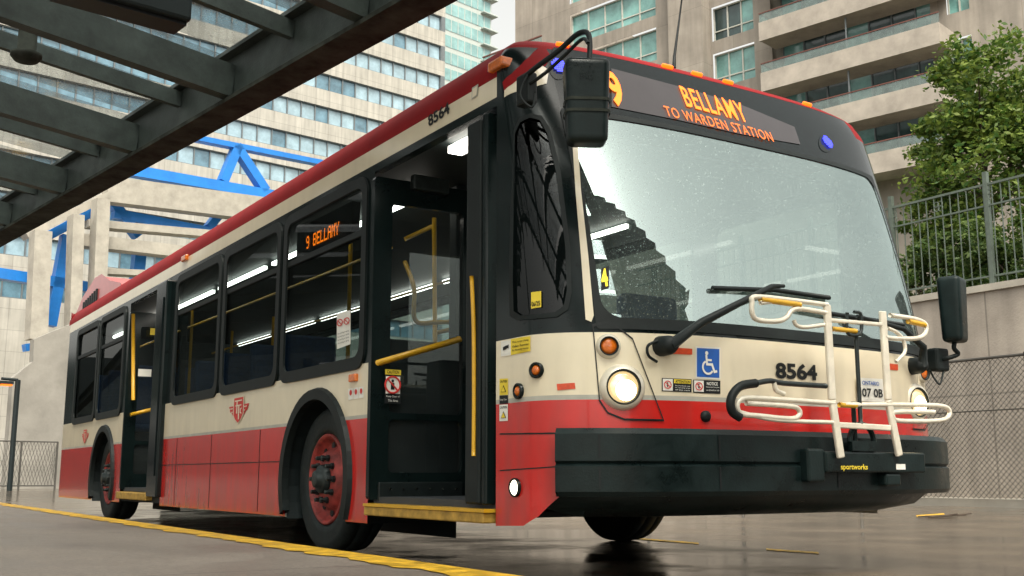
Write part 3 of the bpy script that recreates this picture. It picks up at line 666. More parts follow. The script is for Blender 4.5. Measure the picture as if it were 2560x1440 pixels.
c1=decal('caution_sticker',quadpx(1250,989,1271,1010,-1),M['ink'],bus,.003);btext('Keep Clear',(1252,1003),(1269,1002),(1252,997),M['white'],c1,.0045,0)
ds_=decal('date_sticker',[(1329,731),(1354,728),(1354,768),(1329,772)],M['signyel'],bus,.004);btext('06/25',(1331,767),(1352,764),(1331,755),M['ink'],ds_,.006)
for i,dx in enumerate((878,891,904)):
    s=decal('icon_sticker',quadpx(dx-6,972-i*2,dx+6,1000-i*2,-2),M['white'],bus,.003);bshape([circ(.5,.62,.32,14)],(dx-5,996-i*2),(dx+5,995-i*2),(dx-5,974-i*2),M['signred'],s,.005)
s=decal('no_smoking_sticker',[(840,785),(874,775),(874,860),(840,873)],M['white'],bus,-.006)
for q in((849,807),(866,803)):bshape(stroke(circ(.5,.5,.4,14)+[(.9,.5)],.12)+stroke([(.2,.8),(.8,.2)],.12),(q[0]-8,q[1]+11),(q[0]+8,q[1]+8),(q[0]-8,q[1]-9),M['signred'],s,-.003)
for k in range(4):btext('No smoking or vaping',(843,838+k*8),(871,829+k*8),(843,833+k*8),M['ink'],s,-.003,0)
pl=decal('small_plate',[(1181,220),(1197,210),(1195,240),(1180,249)],M['silver'],bus,.003);decal('plate_face',[(1183,223),(1195,215),(1193,238),(1182,245)],M['cream'],pl,.0045)
fy=decal('bay_marker',[(1503,672),(1522,666),(1522,720),(1503,726)],M['ink'],bus,.007);btext('4',(1505,720),(1521,716),(1505,676),M['yled'],fy,.010,.05)
# emblem: tall shield between two wings
def emblem(x0,x1,yb,yt,sl):
    B=((x0,yb),(x1,yb-sl),(x0,yt))
    wing=[(.0,.70),(.5,.70),(.5,.30),(.22,.30),(.15,.43),(.08,.46)]
    e=bshape([wing,[(1-u,v) for u,v in wing]],*B,M['signred'],bus,.004,'emblem')
    sh=[(.27,1.0),(.73,1.0),(.73,.34),(.66,.17),(.5,.0),(.34,.17),(.27,.34)]
    bshape([[(.5+(u-.5)*1.16,.5+(v-.5)*1.06) for u,v in sh]],*B,M['cream'],e,.0058,'emblem_border');bshape([sh],*B,M['signred'],e,.0068,'emblem_shield')
    bshape(stroke([(.34,.88),(.66,.88)],.05)+stroke([(.43,.88),(.43,.40)],.055)+stroke([(.37,.69),(.63,.69)],.045)+stroke([(.53,.69),(.53,.16)],.055)+stroke([(.66,.56),(.61,.53),(.61,.40),(.66,.36)],.04)+stroke([(.09,.60),(.22,.60)],.04)+stroke([(.91,.60),(.78,.60)],.04)+stroke([(.17,.46),(.22,.46)],.04)+stroke([(.83,.46),(.78,.46)],.04),*B,M['cream'],e,.0078,'emblem_letters')
emblem(572,622,1061,1000,8);emblem(204,221,1110,1076,2)
# destination signs
scr=decal('display_screen',[(1528,172),(1700,218),(1850,262),(1985,318),(2000,362),(1850,336),(1690,300),(1528,268)],M['screen'],bus,.004,.03)
btext('9',(1530,266),(1567,275),(1530,181),M['led'],scr,.012,.03,'led_lettering')
btext('BELLAMY',(1714,269),(1870,311),(1714,222),M['led'],scr,.012,.012,'led_lettering',1.12)
btext('TO WARDEN STATION',(1664,293),(1932,358),(1664,269),M['led2'],scr,.012,.0,'led_lettering',1.12)
for px,py,w,h in((1396,166,24,34),(2066,357,20,24)):
    bl=decal('blue_lamp',[(px+w*math.cos(2*pi*i/20),py+h*math.sin(2*pi*i/20)) for i in range(20)],M['header'],bus,.003)
    a,z,_=hit(px,py);mb=MB();n=nrm(a,z);t=(base(a+.01,z)-base(a-.01,z)).normalized();u=n.cross(t);P=base(a,z)+n*.012
    for i in range(-3,4):
        for j in range(-3,4):
            if i*i+j*j<11:mb.quad(*[P+t*(i*.012+e*.0055)+u*(j*.013+f*.0055) for e,f in((-1,-1),(1,-1),(1,1),(-1,1))])
    mb.build('led_cluster',M['blueled'],bl)
P0,P1,P2=on_x(757,622,.03),on_x(838,590,.03),on_x(757,592,.03)
sd=MB().box(.06,.12,P1.y-.2,P0.y+.2,P0.z-.07,P2.z+.1).build('side_display',M['ink'],bus)
ledtext('9 BELLAMY',M['led'],sd,.006,lambda u,v,o:V(.061-o,P0.y+(P1.y-P0.y)*u,P0.z+(P2.z-P0.z)*v))
for px in(1492,1765,2052):
    a=hit(px,1120)[0]
    for zz0,zz1 in((.58,.685),(.442,.54)):MB().quad(bmap(a,zz0,.102),bmap(a+.008,zz0,.102),bmap(a+.008,zz1,.102),bmap(a,zz1,.102)).build('bumper_groove',M['ink'],bus)
decal('panel_seam',[(1250,1083),(1400,1081),(1400,1085),(1250,1087)],M['ink'],bus,.002)
decal('panel_seam',[(1250,1175),(1395,1165),(1395,1168),(1250,1178)],M['ink'],bus,.002)
lp=decal('licence_plate',[(2136,944),(2204,948),(2207,1007),(2138,1003)],M['white'],bus,.012)
btext('ONTARIO',(2150,962),(2192,965),(2150,952),M['signblue'],lp,.015,.01);btext('J07 0B',(2142,998),(2202,1001),(2142,970),M['ink'],lp,.015,.02)
def wiper(pts,blade):
    w=MB().tube(pts,[.028,.020,.014,.010],8).build('wiper',M['rubber'],bus,True)
    MB().tube(blade,.013,6).build('wiper_blade',M['rubber'],w,True)
    MB().lathe(pts[0]+V(0,.03,0),V(0,-1,0),[(-.05,.05),(.02,.045),(.05,.03),(.05,.001)],14,False).build('wiper_pivot',M['rubber'],w,True)
H=lambda px,py,o:bmap(*hit(px,py)[:2],o)
wiper([H(1662,866,.07),H(1720,826,.12),H(1890,738,.12),H(1935,728,.07)],[H(1775,724,.02),H(1930,731,.03),H(2066,748,.02)])
wiper([H(2275,915,.07),H(2262,880,.11),H(2215,838,.11),H(2120,800,.06)],[H(1990,775,.02),H(2110,796,.03),H(2250,815,.02)])
MB().tube(smooth_path([H(1640,905,.01),H(1615,890,.03),H(1615,865,.03),H(1645,852,.03)]),.007,6).build('washer_hose',M['rubber'],bus,True)
def mirror(c,sx,sy,sz,rz):
    bm=bmesh.new();bmesh.ops.create_cube(bm,size=1)
    for v in bm.verts:
        k=.86 if v.co.z<0 else 1.;v.co=V(v.co.x*sx*k,v.co.y*sy*k,v.co.z*sz)
    bmesh.ops.bevel(bm,geom=list(bm.edges),offset=.035,segments=4,affect='EDGES',profile=.6)
    bmesh.ops.rotate(bm,verts=bm.verts,matrix=Matrix.Rotation(rz,3,'Z'));bm.verts.index_update()
    vs=[v.co+c for v in bm.verts];fs=[tuple(v.index for v in f.verts) for f in bm.faces]
    o=link('mirror',vs,fs,M['bumper'],bus,True);bm.free();return o
mc=on_y(1466,258,-.22);mr=mirror(mc,.210,.15,.40,-.5)
for dz in(-.055,.0):
    mb=MB();ring=rr(-.104,.104,-.074,.074,.036,4);Mx=Matrix.Rotation(-.5,3,'Z')
    for z in(-.007+dz,.007+dz):
        for x,y in ring:mb.v.append(mc+Mx@V(x,y,0)+V(0,0,z))
    n=len(ring)
    for i in range(n):mb.f.append((i,(i+1)%n,n+(i+1)%n,n+i))
    mb.build('trim_band',M['flange'],mr)
def lerp_t(p,q,pts):
    tp=(p-CAM).dot(FW);tq=(q-CAM).dot(FW);n=len(pts);return [at(px,py,tp+(tq-tp)*i/(n-1)) for i,(px,py) in enumerate(pts)]
s0=on_x(1312,190,-.06)
arm=MB()
arm.tube(smooth_path(lerp_t(s0,mc,[(1312,192),(1345,165),(1395,128),(1440,88),(1464,80),(1474,98),(1474,155)])),.013,8)
arm.tube(smooth_path(lerp_t(s0,mc,[(1316,215),(1360,185),(1410,140),(1455,98),(1470,108)])),.009,8)
am=arm.build('mirror_arm',M['rubber'],bus,True)
p=on_x(1318,215,-.03);bev(MB().box(-.06,.0,p.y-.05,p.y+.06,p.z-.10,p.z+.06).build('mirror_bracket',M['rubber'],am),.012,2)
MB().tube(smooth_path([on_x(1325,175,-.05),on_x(1300,235,-.1),on_x(1330,268,-.06),on_x(1338,230,-.04)]),.006,6).build('mirror_cable',M['rubber'],am,True)
mc2=on_y(2383,775,.0);mirror(mc2,.18,.14,.40,.35)
q=on_y(2345,900,.1);am2=MB().tube(smooth_path([mc2+V(0,0,-.18),on_y(2385,870,0),on_y(2395,885,0),on_y(2370,895,.03),q]),.014,8).build('mirror_arm',M['rubber'],bus,True)
bev(MB().obox(q,V(.06,0,0),V(0,.04,0),V(0,0,.07)).build('mirror_bracket',M['rubber'],am2),.015,2)
MB().tube(smooth_path([q+V(.02,-.02,-.06),on_y(2350,960,.05),on_y(2335,945,.1),on_y(2325,925,.1)]),.006,6).build('mirror_cable',M['rubber'],am2,True)
MB().tube([on_y(1685,170,1.0),on_y(1686,140,1.0),on_y(1698,50,1.03),on_y(1708,-30,1.05)],[.014,.010,.007,.005],6).build('antenna',M['rubber'],bus,True)
# ---- bicycle rack folded up on the front
YR=-.38
W=lambda px,py,d=0:on_y(px,py,YR+d)
fr=MB()
fr.beam(W(2067,762),W(2080,1000),.045,.02,V(0,1,0)).beam(W(2080,1000),W(2102,1145),.045,.02,V(0,1,0))
fr.beam(W(2206,778),W(2220,1000),.045,.02,V(0,1,0)).beam(W(2220,1000),W(2248,1140),.045,.02,V(0,1,0))
fr.beam(W(2085,1062),W(2225,1070),.03,.02,V(0,1,0)).beam(W(2070,800),W(2210,812),.02,.02,V(0,1,0))
rk=bev(fr.build('bicycle_rack',M['rack'],bus),.006,2)
def rt(name,pts,r=.0125,m='rack',n=5):return MB().tube(smooth_path([W(*p) for p in pts],n),r,8).build(name,M[m],rk,True)
rt('wheel_tray',[(2065,782),(1990,772),(1965,795),(1940,803),(1895,800),(1881,785),(1880,757),(1890,742),(1990,752),(2068,762)])
rt('wheel_tray',[(2000,776),(1985,758),(1960,752),(1900,758)],.010)
rt('tray_tip',[(1900,748),(1950,755),(2000,762)],.015,'yellow')
rt('wheel_tray',[(2060,812),(2010,818),(1990,812),(1985,800)],.010)
rt('wheel_tray',[(2212,842),(2235,846),(2290,846),(2312,835),(2314,812),(2290,798),(2225,788)])
rt('wheel_tray',[(2218,820),(2240,830),(2258,850),(2262,880),(2240,905)],.010)
rt('tray_tip',[(2270,803),(2312,812)],.015,'yellow')
rt('tray_tip',[(2078,822),(2140,828)],.013,'yellow')
rt('hook',[(2118,782),(2118,830),(2135,838),(2152,830),(2152,786),(2135,780)],.009,'hub')
rt('wheel_tray',[(2085,1008),(2000,1002),(1880,995),(1850,1000),(1843,1018),(1855,1035),(1900,1040),(1975,1047),(1998,1038),(1995,1022),(1970,1015),(1865,1008)])
rt('wheel_tray',[(1850,1030),(1940,1050),(2088,1056)],.010)
rt('wheel_tray',[(2105,1012),(2240,1012),(2345,1014),(2372,1024),(2370,1043),(2340,1052),(2250,1052),(2232,1042),(2240,1030),(2335,1030)])
rt('tray_tip',[(2098,1012),(2140,1014)],.013,'yellow')
rt('support_arm',[(1890,958),(1925,952),(1960,958),(2065,965)],.013,'hub')
rt('arm_grip',[(1890,958),(1850,966),(1828,995),(1830,1028),(1850,1044)],.021,'rubber')
rt('support_arm',[(1935,952),(1940,975),(1960,985)],.012)
rt('latch_strut',[(2140,840),(2146,950),(2152,1060)],.011,'hub')
b=MB();p=W(2048,1128,.06);q=W(2300,1182,.06);b.box(p.x,q.x,YR+.02,YR+.12,q.z,p.z)
bs=bev(b.build('rack_base',M['bumper'],rk),.01,2)
ytext('sportworks',YR+.017,2102,1160,2170,1178,M['signyel'],bs,.02)
ysign(YR+.017,2240,1160,2264,1174,M['white'],bs)
for p,q in((W(2000,1120,.08),W(2046,1205,.08)),(W(2195,1182,.08),W(2235,1215,.08))):
    bev(MB().box(p.x,q.x,YR+.03,YR+.14,q.z,p.z-.003).build('rack_bracket',M['bumper'],rk),.012,2)
mb=MB();c=W(2155,1105,.03);mb.tube([c+V(.09*math.cos(t),0,.09*math.sin(t)) for t in rng(0,pi,14)],.014,8).beam(c+V(-.09,0,-.02),c+V(.09,0,-.02),.03,.05).tube([c+V(-.05,0,0),c+V(-.05,0,.2)],.012).build('rack_pivot',M['bumper'],rk)
# ------------------------------------------------------------ ground
def gobj(name,m,pts,z0,kind='structure'):
    o=MB().quad(*[V(x,y,z0) for x,y in pts]).build(name,m);o['kind']=kind;return o
gobj('road',M['road'],[(-400,-200),(400,-200),(400,600),(-400,600)],0)
KX=-.68
o=bev(MB().box(-14,KX,-14,26,-.02,.15).build('platform',M['plat']),.02,2);o['kind']='structure'
mb=MB();nn=300
for i in range(nn+1):
    y=-8+34*i/nn
    mb.v+=[V(KX-.20+random.uniform(-.035,.03),y,.154),V(KX-.016,y,.154),V(KX+.004,y,.135),V(KX+.004,y,.06+random.uniform(-.012,.012))]
for i in range(nn):
    for j in range(3):mb.f.append((4*i+j,4*i+j+1,4*i+5+j,4*i+4+j))
o=mb.build('kerb_paint',M['line']);o['kind']='structure'
for ps in([(1572,1343),(1745,1356),(1748,1360),(1574,1346)],[(1915,1371),(2045,1380),(2048,1384),(1917,1375)],[(2290,1288),(2360,1283),(2362,1286),(2292,1292)]):
    o=MB().quad(*[on_z(px,py,.004) for px,py in ps]).build('road_marking',M['line']);o['kind']='structure'
mb=MB();c=on_z(2350,1290,.012)
for i in range(6):
    d=V(random.uniform(-.5,.5),random.uniform(-.2,.2),0);mb.tube([c+d,c+d+V(random.uniform(.3,.7),random.uniform(-.15,.15),random.uniform(0,.02))],.008,5)
tag(mb.build('fallen_twigs',M['bark']),'thin dark twigs lying on the wet road right of the bus','twig')
# ------------------------------------------------------------ retaining wall, fences, greenery on the right
XW=14.2
w=MB().box(XW,XW+.35,-2,34,0,3.68).build('retaining_wall',M['wall'])
tag(w,'weathered concrete retaining wall below the iron fence right of the bus','wall')
MB().box(XW-.06,XW+.40,-2,34,3.681,3.80).build('wall_coping',M['conc'],w)
MB().box(XW-.9,XW,-2,34,0,.13).build('side_kerb',M['conc'])['kind']='structure'
gobj('raised_ground',M['soil'],[(XW+.3,-10),(70,-10),(70,120),(XW+.3,120)],3.6)
fe=thing('iron_fence',V(XW+.15,8,3.8),'grey green iron railing with scroll ornaments on top of the retaining wall','fence')
FX=XW+.15
for z0,z1 in((3.95,3.98),(5.22,5.25),(5.60,5.64)):MB().box(FX-.020,FX+.020,2,17,z0,z1).build('rail',M['iron'],fe)
y=2.;i=0
while y<16.5:
    MB().box(FX-.008,FX+.008,y,y+.016,3.8,5.60).build('picket',M['iron'],fe)
    if i%12==6:MB().box(FX-.04,FX+.04,y+.07,y+.15,3.8,5.85).build('fence_post',M['iron'],fe)
    if i%6==0:
        c=V(FX,y+.085,5.43);mb=MB()
        for q in range(4):
            e=c+V(0,.055*math.cos(q*pi/2+.78),.055*math.sin(q*pi/2+.78));mb.tube([e+V(0,.05*math.cos(t),.05*math.sin(t)) for t in rng(0,2*pi*11/12,12)],.008,5,True)
        mb.build('scroll_ornament',M['iron'],fe)
    y+=.17;i+=1
cl=thing('chain_link_fence',V(13.2,8,0),'chain link fence with top rail in front of the concrete retaining wall','fence')
CX=13.2;mb=MB();y0,y1,z0,z1_=4.5,13.,.14,2.38;s=.095;H_=z1_-z0
i=0
while y0-H_+i*s<y1+H_:
    c=y0-H_+i*s;i+=1
    for sg in(1,-1):
        za,zb_=z0,z1_
        if sg>0:za=max(za,z0+(y0-c));zb_=min(zb_,z0+(y1-c))
        else:za=max(za,z0+(c-y1));zb_=min(zb_,z0+(c-y0))
        if zb_-za<.02:continue
        mb.tube([V(CX+.004*sg,c+sg*(za-z0),za),V(CX+.004*sg,c+sg*(zb_-z0),zb_)],.0055,4)
mb.build('wire_mesh',M['wire'],cl)
MB().tube([V(CX,.5,2.4),V(CX,16,2.4)],.025,8).build('top_rail',M['wire'],cl,True);MB().tube([V(CX,.5,1.55),V(CX,16,1.55)],.012,6).build('middle_wire',M['wire'],cl,True)
for y in(3.2,6.0,9.4,12.4,15.4):MB().tube([V(CX,y,.05),V(CX,y,2.44)],.032,8).build('fence_post',M['wire'],cl,True)
def leaves(mb,c,rad,n,size,clumps):
    cs=[]
    for _ in range(clumps):
        while True:
            p=V(random.uniform(-1,1),random.uniform(-1,1),random.uniform(-1,1))
            if .35<p.length<1:break
        cs.append((c+V(p.x*rad.x,p.y*rad.y,p.z*rad.z),random.uniform(.16,.30)*min(rad)))
    for i in range(n):
        cc,cr=cs[i%clumps];d=V(random.gauss(0,1),random.gauss(0,1),random.gauss(0,.75))*cr*.6;p=cc+d
        a=V(random.gauss(0,1),random.gauss(0,1),random.gauss(0,.6)).normalized();b=a.cross(V(random.gauss(0,1),random.gauss(0,1),random.gauss(0,1))).normalized()
        s=size*random.uniform(.6,1.3);mb.quad(p-a*s,p+b*s*.45,p+a*s,p-b*s*.45)
    return cs
tp=on_x(2470,500,16.6);tb=V(tp.x,tp.y,3.6)
tr=thing('tree',tb,'leafy bright green tree behind the iron fence at the right','tree')
lv=MB();cr=on_x(2450,330,16.6)
cs=leaves(lv,on_x(2480,440,16.6),V(1.5,1.5,1.55),11000,.07,66)+leaves(lv,on_x(2490,235,16.6),V(1.2,1.2,1.25),8000,.07,50)+leaves(lv,on_x(2345,345,16.8),V(.6,.7,.85),3600,.068,24)+leaves(lv,on_x(2350,560,16.6),V(.9,.85,.9),4200,.068,28)+leaves(lv,on_x(2400,190,16.7),V(.5,.5,.5),1600,.068,12)
lv.build('crown',M['leafA'],tr)
tk=MB();tk.tube([tb-V(0,0,.1),tb+V(.05,.1,1.2),cr],[.14,.11,.04],8)
for c,_ in random.sample(cs,26):
    s=tb+V(.05,.1,1.2)+(cr-tb-V(.05,.1,1.2))*random.uniform(0,.8);tk.tube([s,(s+c)/2+V(0,0,.15),c],[.045,.028,.010],6)
tk.build('trunk',M['bark'],tr,True)
for i,(px,py,rx,nn) in enumerate(((2325,660,1.0,8000),(2440,680,.9,7000),(2545,650,1.0,8000))):
    c=on_x(px,py,15.2);sh=thing('shrub',V(c.x,c.y,3.6),['leftmost dark green shrub behind the iron fence','middle low green shrub behind the iron fence below the tree','rightmost green shrub behind the iron fence'][i],'shrub','shrubs behind the iron fence')
    mb=MB();c2=leaves(mb,V(c.x,c.y,4.3),V(.6,rx,.85),nn,.055,56);mb.build('foliage',M['leafB'],sh)
    t=MB()
    for c_,_ in c2[:10]:t.tube([V(c.x,c.y,3.55),(c_+V(c.x,c.y,3.8))/2,c_],[.02,.014,.006],5)
    t.build('stems',M['bark'],sh)
# ------------------------------------------------------------ unseen dark shape added behind the camera for its windscreen reflection
def mirrored(p,Y):
    a,z,P=hit(*p);n=nrm(a,z);d=ray(*p).normalized();r=d-n*2*d.dot(n)
    if r.y>-.05:return None
    Q=P+r*((Y-P.y)/r.y);return Q.x,Q.z
top=[(1478,520),(1505,517)]
for i in range(9):
    x=1505+i*24;y=522+i*12+i*i*1.9;top+=[(x+16,y),(x+14,y+9+i*1.2)]
top+=[(1722,742),(1700,760)]
sil=[q for q in (mirrored(p,-30) for p in top) if q]
if len(sil)>4:
    o=plate([sil+[(sil[-1][0],0),(sil[0][0],0)]],lambda x,z:V(x,-30,z),'mirrored_silhouette',M['silhouette'],None,solid=3.)
    tag(o,'dark stepped brick shape added out of view to be mirrored in the lower left of the windscreen','building')
# ------------------------------------------------------------ facade helper
class Fac:
    def __init__(s,P0,az):
        s.P=P0;s.e=V(math.sin(R(az)),math.cos(R(az)),0);s.n=V(-s.e.y,s.e.x,0)
        if s.n.dot(CAM-P0)<0:s.n=-s.n
    def uv(s,px,py,off=0):
        r=ray(px,py);o=s.P+s.n*off;t=(o-CAM).dot(s.n)/r.dot(s.n);Q=CAM+r*t;return (Q-o).dot(s.e),Q.z
    def pt(s,a,z,off=0):
        q=s.P+s.e*a+s.n*off;return V(q.x,q.y,z)
    def box(s,mb,a0,a1,z0,z1,o0,o1):
        return mb.obox(s.pt((a0+a1)/2,(z0+z1)/2,(o0+o1)/2),s.e*((a1-a0)/2),s.n*((o1-o0)/2),V(0,0,(z1-z0)/2))
    def rect(s,mb,a0,a1,z0,z1,off):return mb.quad(s.pt(a0,z0,off),s.pt(a1,z0,off),s.pt(a1,z1,off),s.pt(a0,z1,off))
OF=Fac(at(900,150,105),81.4)
of=thing('office_building',OF.pt(0,0),'pale concrete office block with ribbon windows behind the blue steel frame','building')
aR=OF.uv(1113,100)[0];aLf=OF.uv(-150,700)[0]
zt,zb=OF.uv(900,128)[1],OF.uv(900,168)[1];dz=zt-OF.uv(900,208)[1];wh=zt-zb
mb=MB();ks=range(-4,9);rest=MB();npan=0
for k in ks:
    t=zt-k*dz;OF.box(mb,aLf,aR,t-dz,t-wh,-1,0)
OF.box(mb,aLf,aR,0,zt-8*dz-dz,-1,0);OF.box(mb,aLf,aR,0,zt+5*dz,-20,-1.2)
mb.build('wall',M['office'],of)
pw=1.45
for k in ks:
    t=zt-k*dz;fr=MB();OF.box(fr,aLf,aR,t-wh-.001,t-wh+.08,-.5,-.12);OF.box(fr,aLf,aR,t-.08,t,-.5,-.12)
    a=aR-.5
    OF.box(fr,aR-.5,aR,t-wh,t,-.9,0)
    while a-pw>aLf:
        OF.box(fr,a-pw-.05,a-pw+.05,t-wh,t,-.5,-.15)
        x,y=proj(OF.pt(a-pw/2,t-wh/2))
        vis=y>.55*(1110-x)-20 and y<100+.6*(1330-x) and x>0 and y>-20 and y<700
        m=MB() if (vis and npan<98) else rest
        OF.rect(m,a-pw+.05,a-.05,t-wh+.08,t-.08,-.3)
        if m is not rest:
            m.build('window',M['opane'] if random.random()<.8 else M['opaned'],of);npan+=1
        a-=pw
    fr.build('window_frame',M['mull'],of)
o=rest.build('window',M['opaned'],of);o['kind']='stuff'
TW=Fac(at(1170,80,190),78)
tw=thing('glass_tower',TW.pt(0,0),'slim pale green glass tower beyond the office block','building')
a0,a1=TW.uv(1090,60)[0],TW.uv(1228,60)[0];zt_=TW.uv(1170,-120)[1]
TW.box(MB(),a0,a1,0,zt_,-15,0).build('wall',M['tower'],tw)
z=zt_-2
while z>TW.uv(1170,230)[1]:
    TW.rect(MB(),a0+.3,a1-.3,z-2.1,z,.06).build('window_band',M['tpane'],tw)
    mm=MB()
    for i in range(9):
        a=a0+.3+(a1-a0-.6)*i/8;TW.box(mm,a-.06,a+.06,z-2.1,z,.03,.14)
    mm.build('mullion',M['tower'],tw)
    mb=MB();TW.box(mb,a1-2.6,a1+.9,z-2.55,z-2.35,-1,.9);mb.build('balcony',M['tower'],tw);z-=3.
BF=Fac(at(450,600,82),81.4)
bf=thing('blue_steel_frame',BF.pt(0,0),'bright blue steel truss frame in front of the office block','steel frame')
def beam_px(F,p,q,th,m,par,name,d=.8,off=0):
    A=F.pt(*F.uv(*p,off),off);B=F.pt(*F.uv(*q,off),off);w=th*((A-CAM).dot(FW)+(B-CAM).dot(FW))/2/FP
    return MB().beam(A,B,d,w,F.n.cross((B-A).normalized())).build(name,m,par)
for p,q,t in(((480,345),(810,410),13),((592,368),(556,455),22),((588,365),(662,478),22),((330,428),(720,497),26),((275,500),(345,592),24),((282,535),(540,585),24),((520,570),(560,520),20),((348,632),(340,712),28),((166,590),(124,815),26),((-20,682),(240,722),26),((120,590),(250,520),22),((60,870),(130,860),18)):
    beam_px(BF,p,q,t,M['bluesteel'],bf,'steel_member')
cf=thing('concrete_frame',BF.pt(-2,0,6),'pale concrete columns and beams of an open frame left of the bus roof','concrete frame')
for p,q,t,nm in(((252,500),(238,850),32,'column'),((190,540),(180,850),28,'column'),((102,580),(90,850),42,'column'),((262,475),(690,530),62,'beam'),((200,602),(520,640),30,'beam'),((215,560),(560,590),18,'beam'),((60,590),(270,490),20,'beam'),((255,680),(480,690),14,'beam')):
    beam_px(BF,p,q,t,M['conc'],cf,nm,1.2,3 if nm=='column' else 1.5)
LW=Fac(at(100,1100,44),81.4)
lps=[LW.uv(28,945),LW.uv(78,905),LW.uv(80,850),LW.uv(200,800),LW.uv(420,800)];g=-.1
o=plate([[(lps[0][0],g)]+lps+[(lps[-1][0],g)]],lambda a,z:LW.pt(a,z),'ramp_wall',M['concd'],None,solid=.5);tag(o,'mid grey concrete ramp wall with stepped top behind the back of the bus','wall')
o=MB();LW.box(o,lps[0][0]-12,lps[0][0]-.1,0,6,-8,-7.5);tag(o.build('underpass_shade',M['inner']),'near-black sheet standing for the shade of an underpass at the far left edge behind the lamp','wall')  # near-black colour paints the shade inside the underpass
rl=thing('mesh_fence',LW.pt(0,0,4),'low grey mesh fence along the foot of the concrete ramp wall','fence')
A0_,B0_=LW.uv(-10,1102,4),LW.uv(146,1099,4);fz=A0_[1]
for z in(fz,.15):MB().tube([LW.pt(A0_[0],z,4),LW.pt(B0_[0],z,4)],.03,6).build('rail',M['wire'],rl)
for px in(55,145):
    A=LW.uv(px,1100,4);MB().tube([LW.pt(A[0],0,4),LW.pt(A[0],fz,4)],.035,6).build('post',M['wire'],rl)
mb=MB();a=A0_[0]
while a<B0_[0]:
    mb.beam(LW.pt(a,.15,4),LW.pt(min(a+.5,B0_[0]),fz,4),.012,.012);mb.beam(LW.pt(min(a+.5,B0_[0]),.15,4.02),LW.pt(a,fz,4.02),.012,.012)
    a+=.12
mb.build('wire_mesh',M['wire'],rl)
A=LW.uv(45,950,6);slm=thing('street_lamp',LW.pt(A[0],0,6),'small street lamp with lit orange head at the far left edge','lamp')
MB().tube([LW.pt(A[0],0,6),LW.pt(A[0],A[1],6)],.09,8).tube([LW.pt(A[0],A[1],6),LW.pt(A[0]-.55,A[1]+.02,6)],.05,8).build('pole',M['inner'],slm)
B=LW.uv(15,958,6);h=MB();LW.box(h,B[0]-.22,B[0]+.22,B[1]-.03,B[1]+.07,5.85,6.15);h=h.build('lamp_head',M['inner'],slm)
h2=MB();LW.box(h2,B[0]-.18,B[0]+.18,B[1]-.09,B[1]-.035,5.88,6.12);h2.build('lens',M['amberlit'],h)
# apartment block
AP=Fac(at(2100,250,48),-13.8)
ap=thing('apartment_building',AP.pt(0,3.6),'tan concrete apartment block with glass fronted balconies above the bus','building')
def AU(px,py,o=0):return AP.uv(px,py,o)
aw0=AU(2900,200)[0];aw1=AU(1288,60)[0]
zr=AU(1835,165)[1];DZ=AU(1835,45)[1]-zr
cA=(AU(1640,60)[0],AU(1425,60)[0]);cB=(AU(1886,120)[0],AU(1782,120)[0]);cC=(AU(2332,120)[0],AU(1930,120)[0]);cD=(AU(2425,40)[0],AU(2368,40)[0])
holes=[];wl=[]
for k in range(-2,4):
    z=zr+k*DZ-.85
    for c,kind in((cA,'A'),(cB,'B'),(cC,'C'),(cD,'D')):
        a,b=min(c),max(c);z0_,z1_=(z,z+1.75) if kind in'AB' else ((z-.35,z+1.9) if kind=='C' else (z+.3,z+1.6))
        holes.append([(a,z0_),(b,z0_),(b,z1_),(a,z1_)]);wl.append((a,b,z0_,z1_,kind))
zt_=zr+9;zlo=zr-8
plate([[(min(aw0,aw1),zlo),(max(aw0,aw1),zlo),(max(aw0,aw1),zt_),(min(aw0,aw1),zt_)]]+holes,lambda a,z:AP.pt(a,z),'wall',M['apt'],ap)
mb=MB();AP.box(mb,min(aw0,aw1),max(aw0,aw1),3.6,zlo,-.5,0);AP.box(mb,max(aw0,aw1)-.3,max(aw0,aw1),zlo,zt_,-12,-.01);mb.build('wall',M['apt'],ap)
for a,b,z0_,z1_,kind in wl:
    n={'A':5,'B':3,'C':7,'D':2}[kind];dp=-.25 if kind!='C' else -1.1
    f=MB();AP.box(f,a,b,z0_,z0_+.07,dp-.05,dp+.06);AP.box(f,a,b,z1_-.07,z1_,dp-.05,dp+.06)
    if kind in'AB':AP.box(f,a,b,z0_+.5,z0_+.56,dp-.05,dp+.05)
    for i in range(n+1):
        x=a+(b-a)*i/n;AP.box(f,x-.03,x+.03,z0_,z1_,dp-.05,dp+.07)
    if kind=='C':
        r_=MB();AP.box(r_,a-.02,b+.02,z0_-.05,z0_,dp,-.001);AP.box(r_,a-.02,b+.02,z1_,z1_+.05,dp,-.001);AP.box(r_,a-.05,a,z0_,z1_,dp,-.001);AP.box(r_,b,b+.05,z0_,z1_,dp,-.001)
        r_.build('balcony_recess',M['apt'],ap)
    w=f.build('window',M['afr'] if kind!='C' else M['mull'],ap)
    for i in range(n):
        x0=a+(b-a)*i/n+.03;x1=a+(b-a)*(i+1)/n-.03
        AP.rect(MB(),x0,x1,z0_+.07,z1_-.07,dp).build('pane',M['apaned'] if (kind=='C' and i%3) or random.random()<.15 else M['apane'],w)
mb=MB();AP.box(mb,AU(1775,60)[0],AU(1690,60)[0],zlo,zt_,.002,.7);mb.build('pilaster',M['apt'],ap)
BO=1.5;r0=AU(1900,158,BO);r1=AU(2345,30,BO);ba,bb_=min(r0[0],r1[0]),max(r0[0],r1[0]);zrail=(r0[1]+r1[1])/2
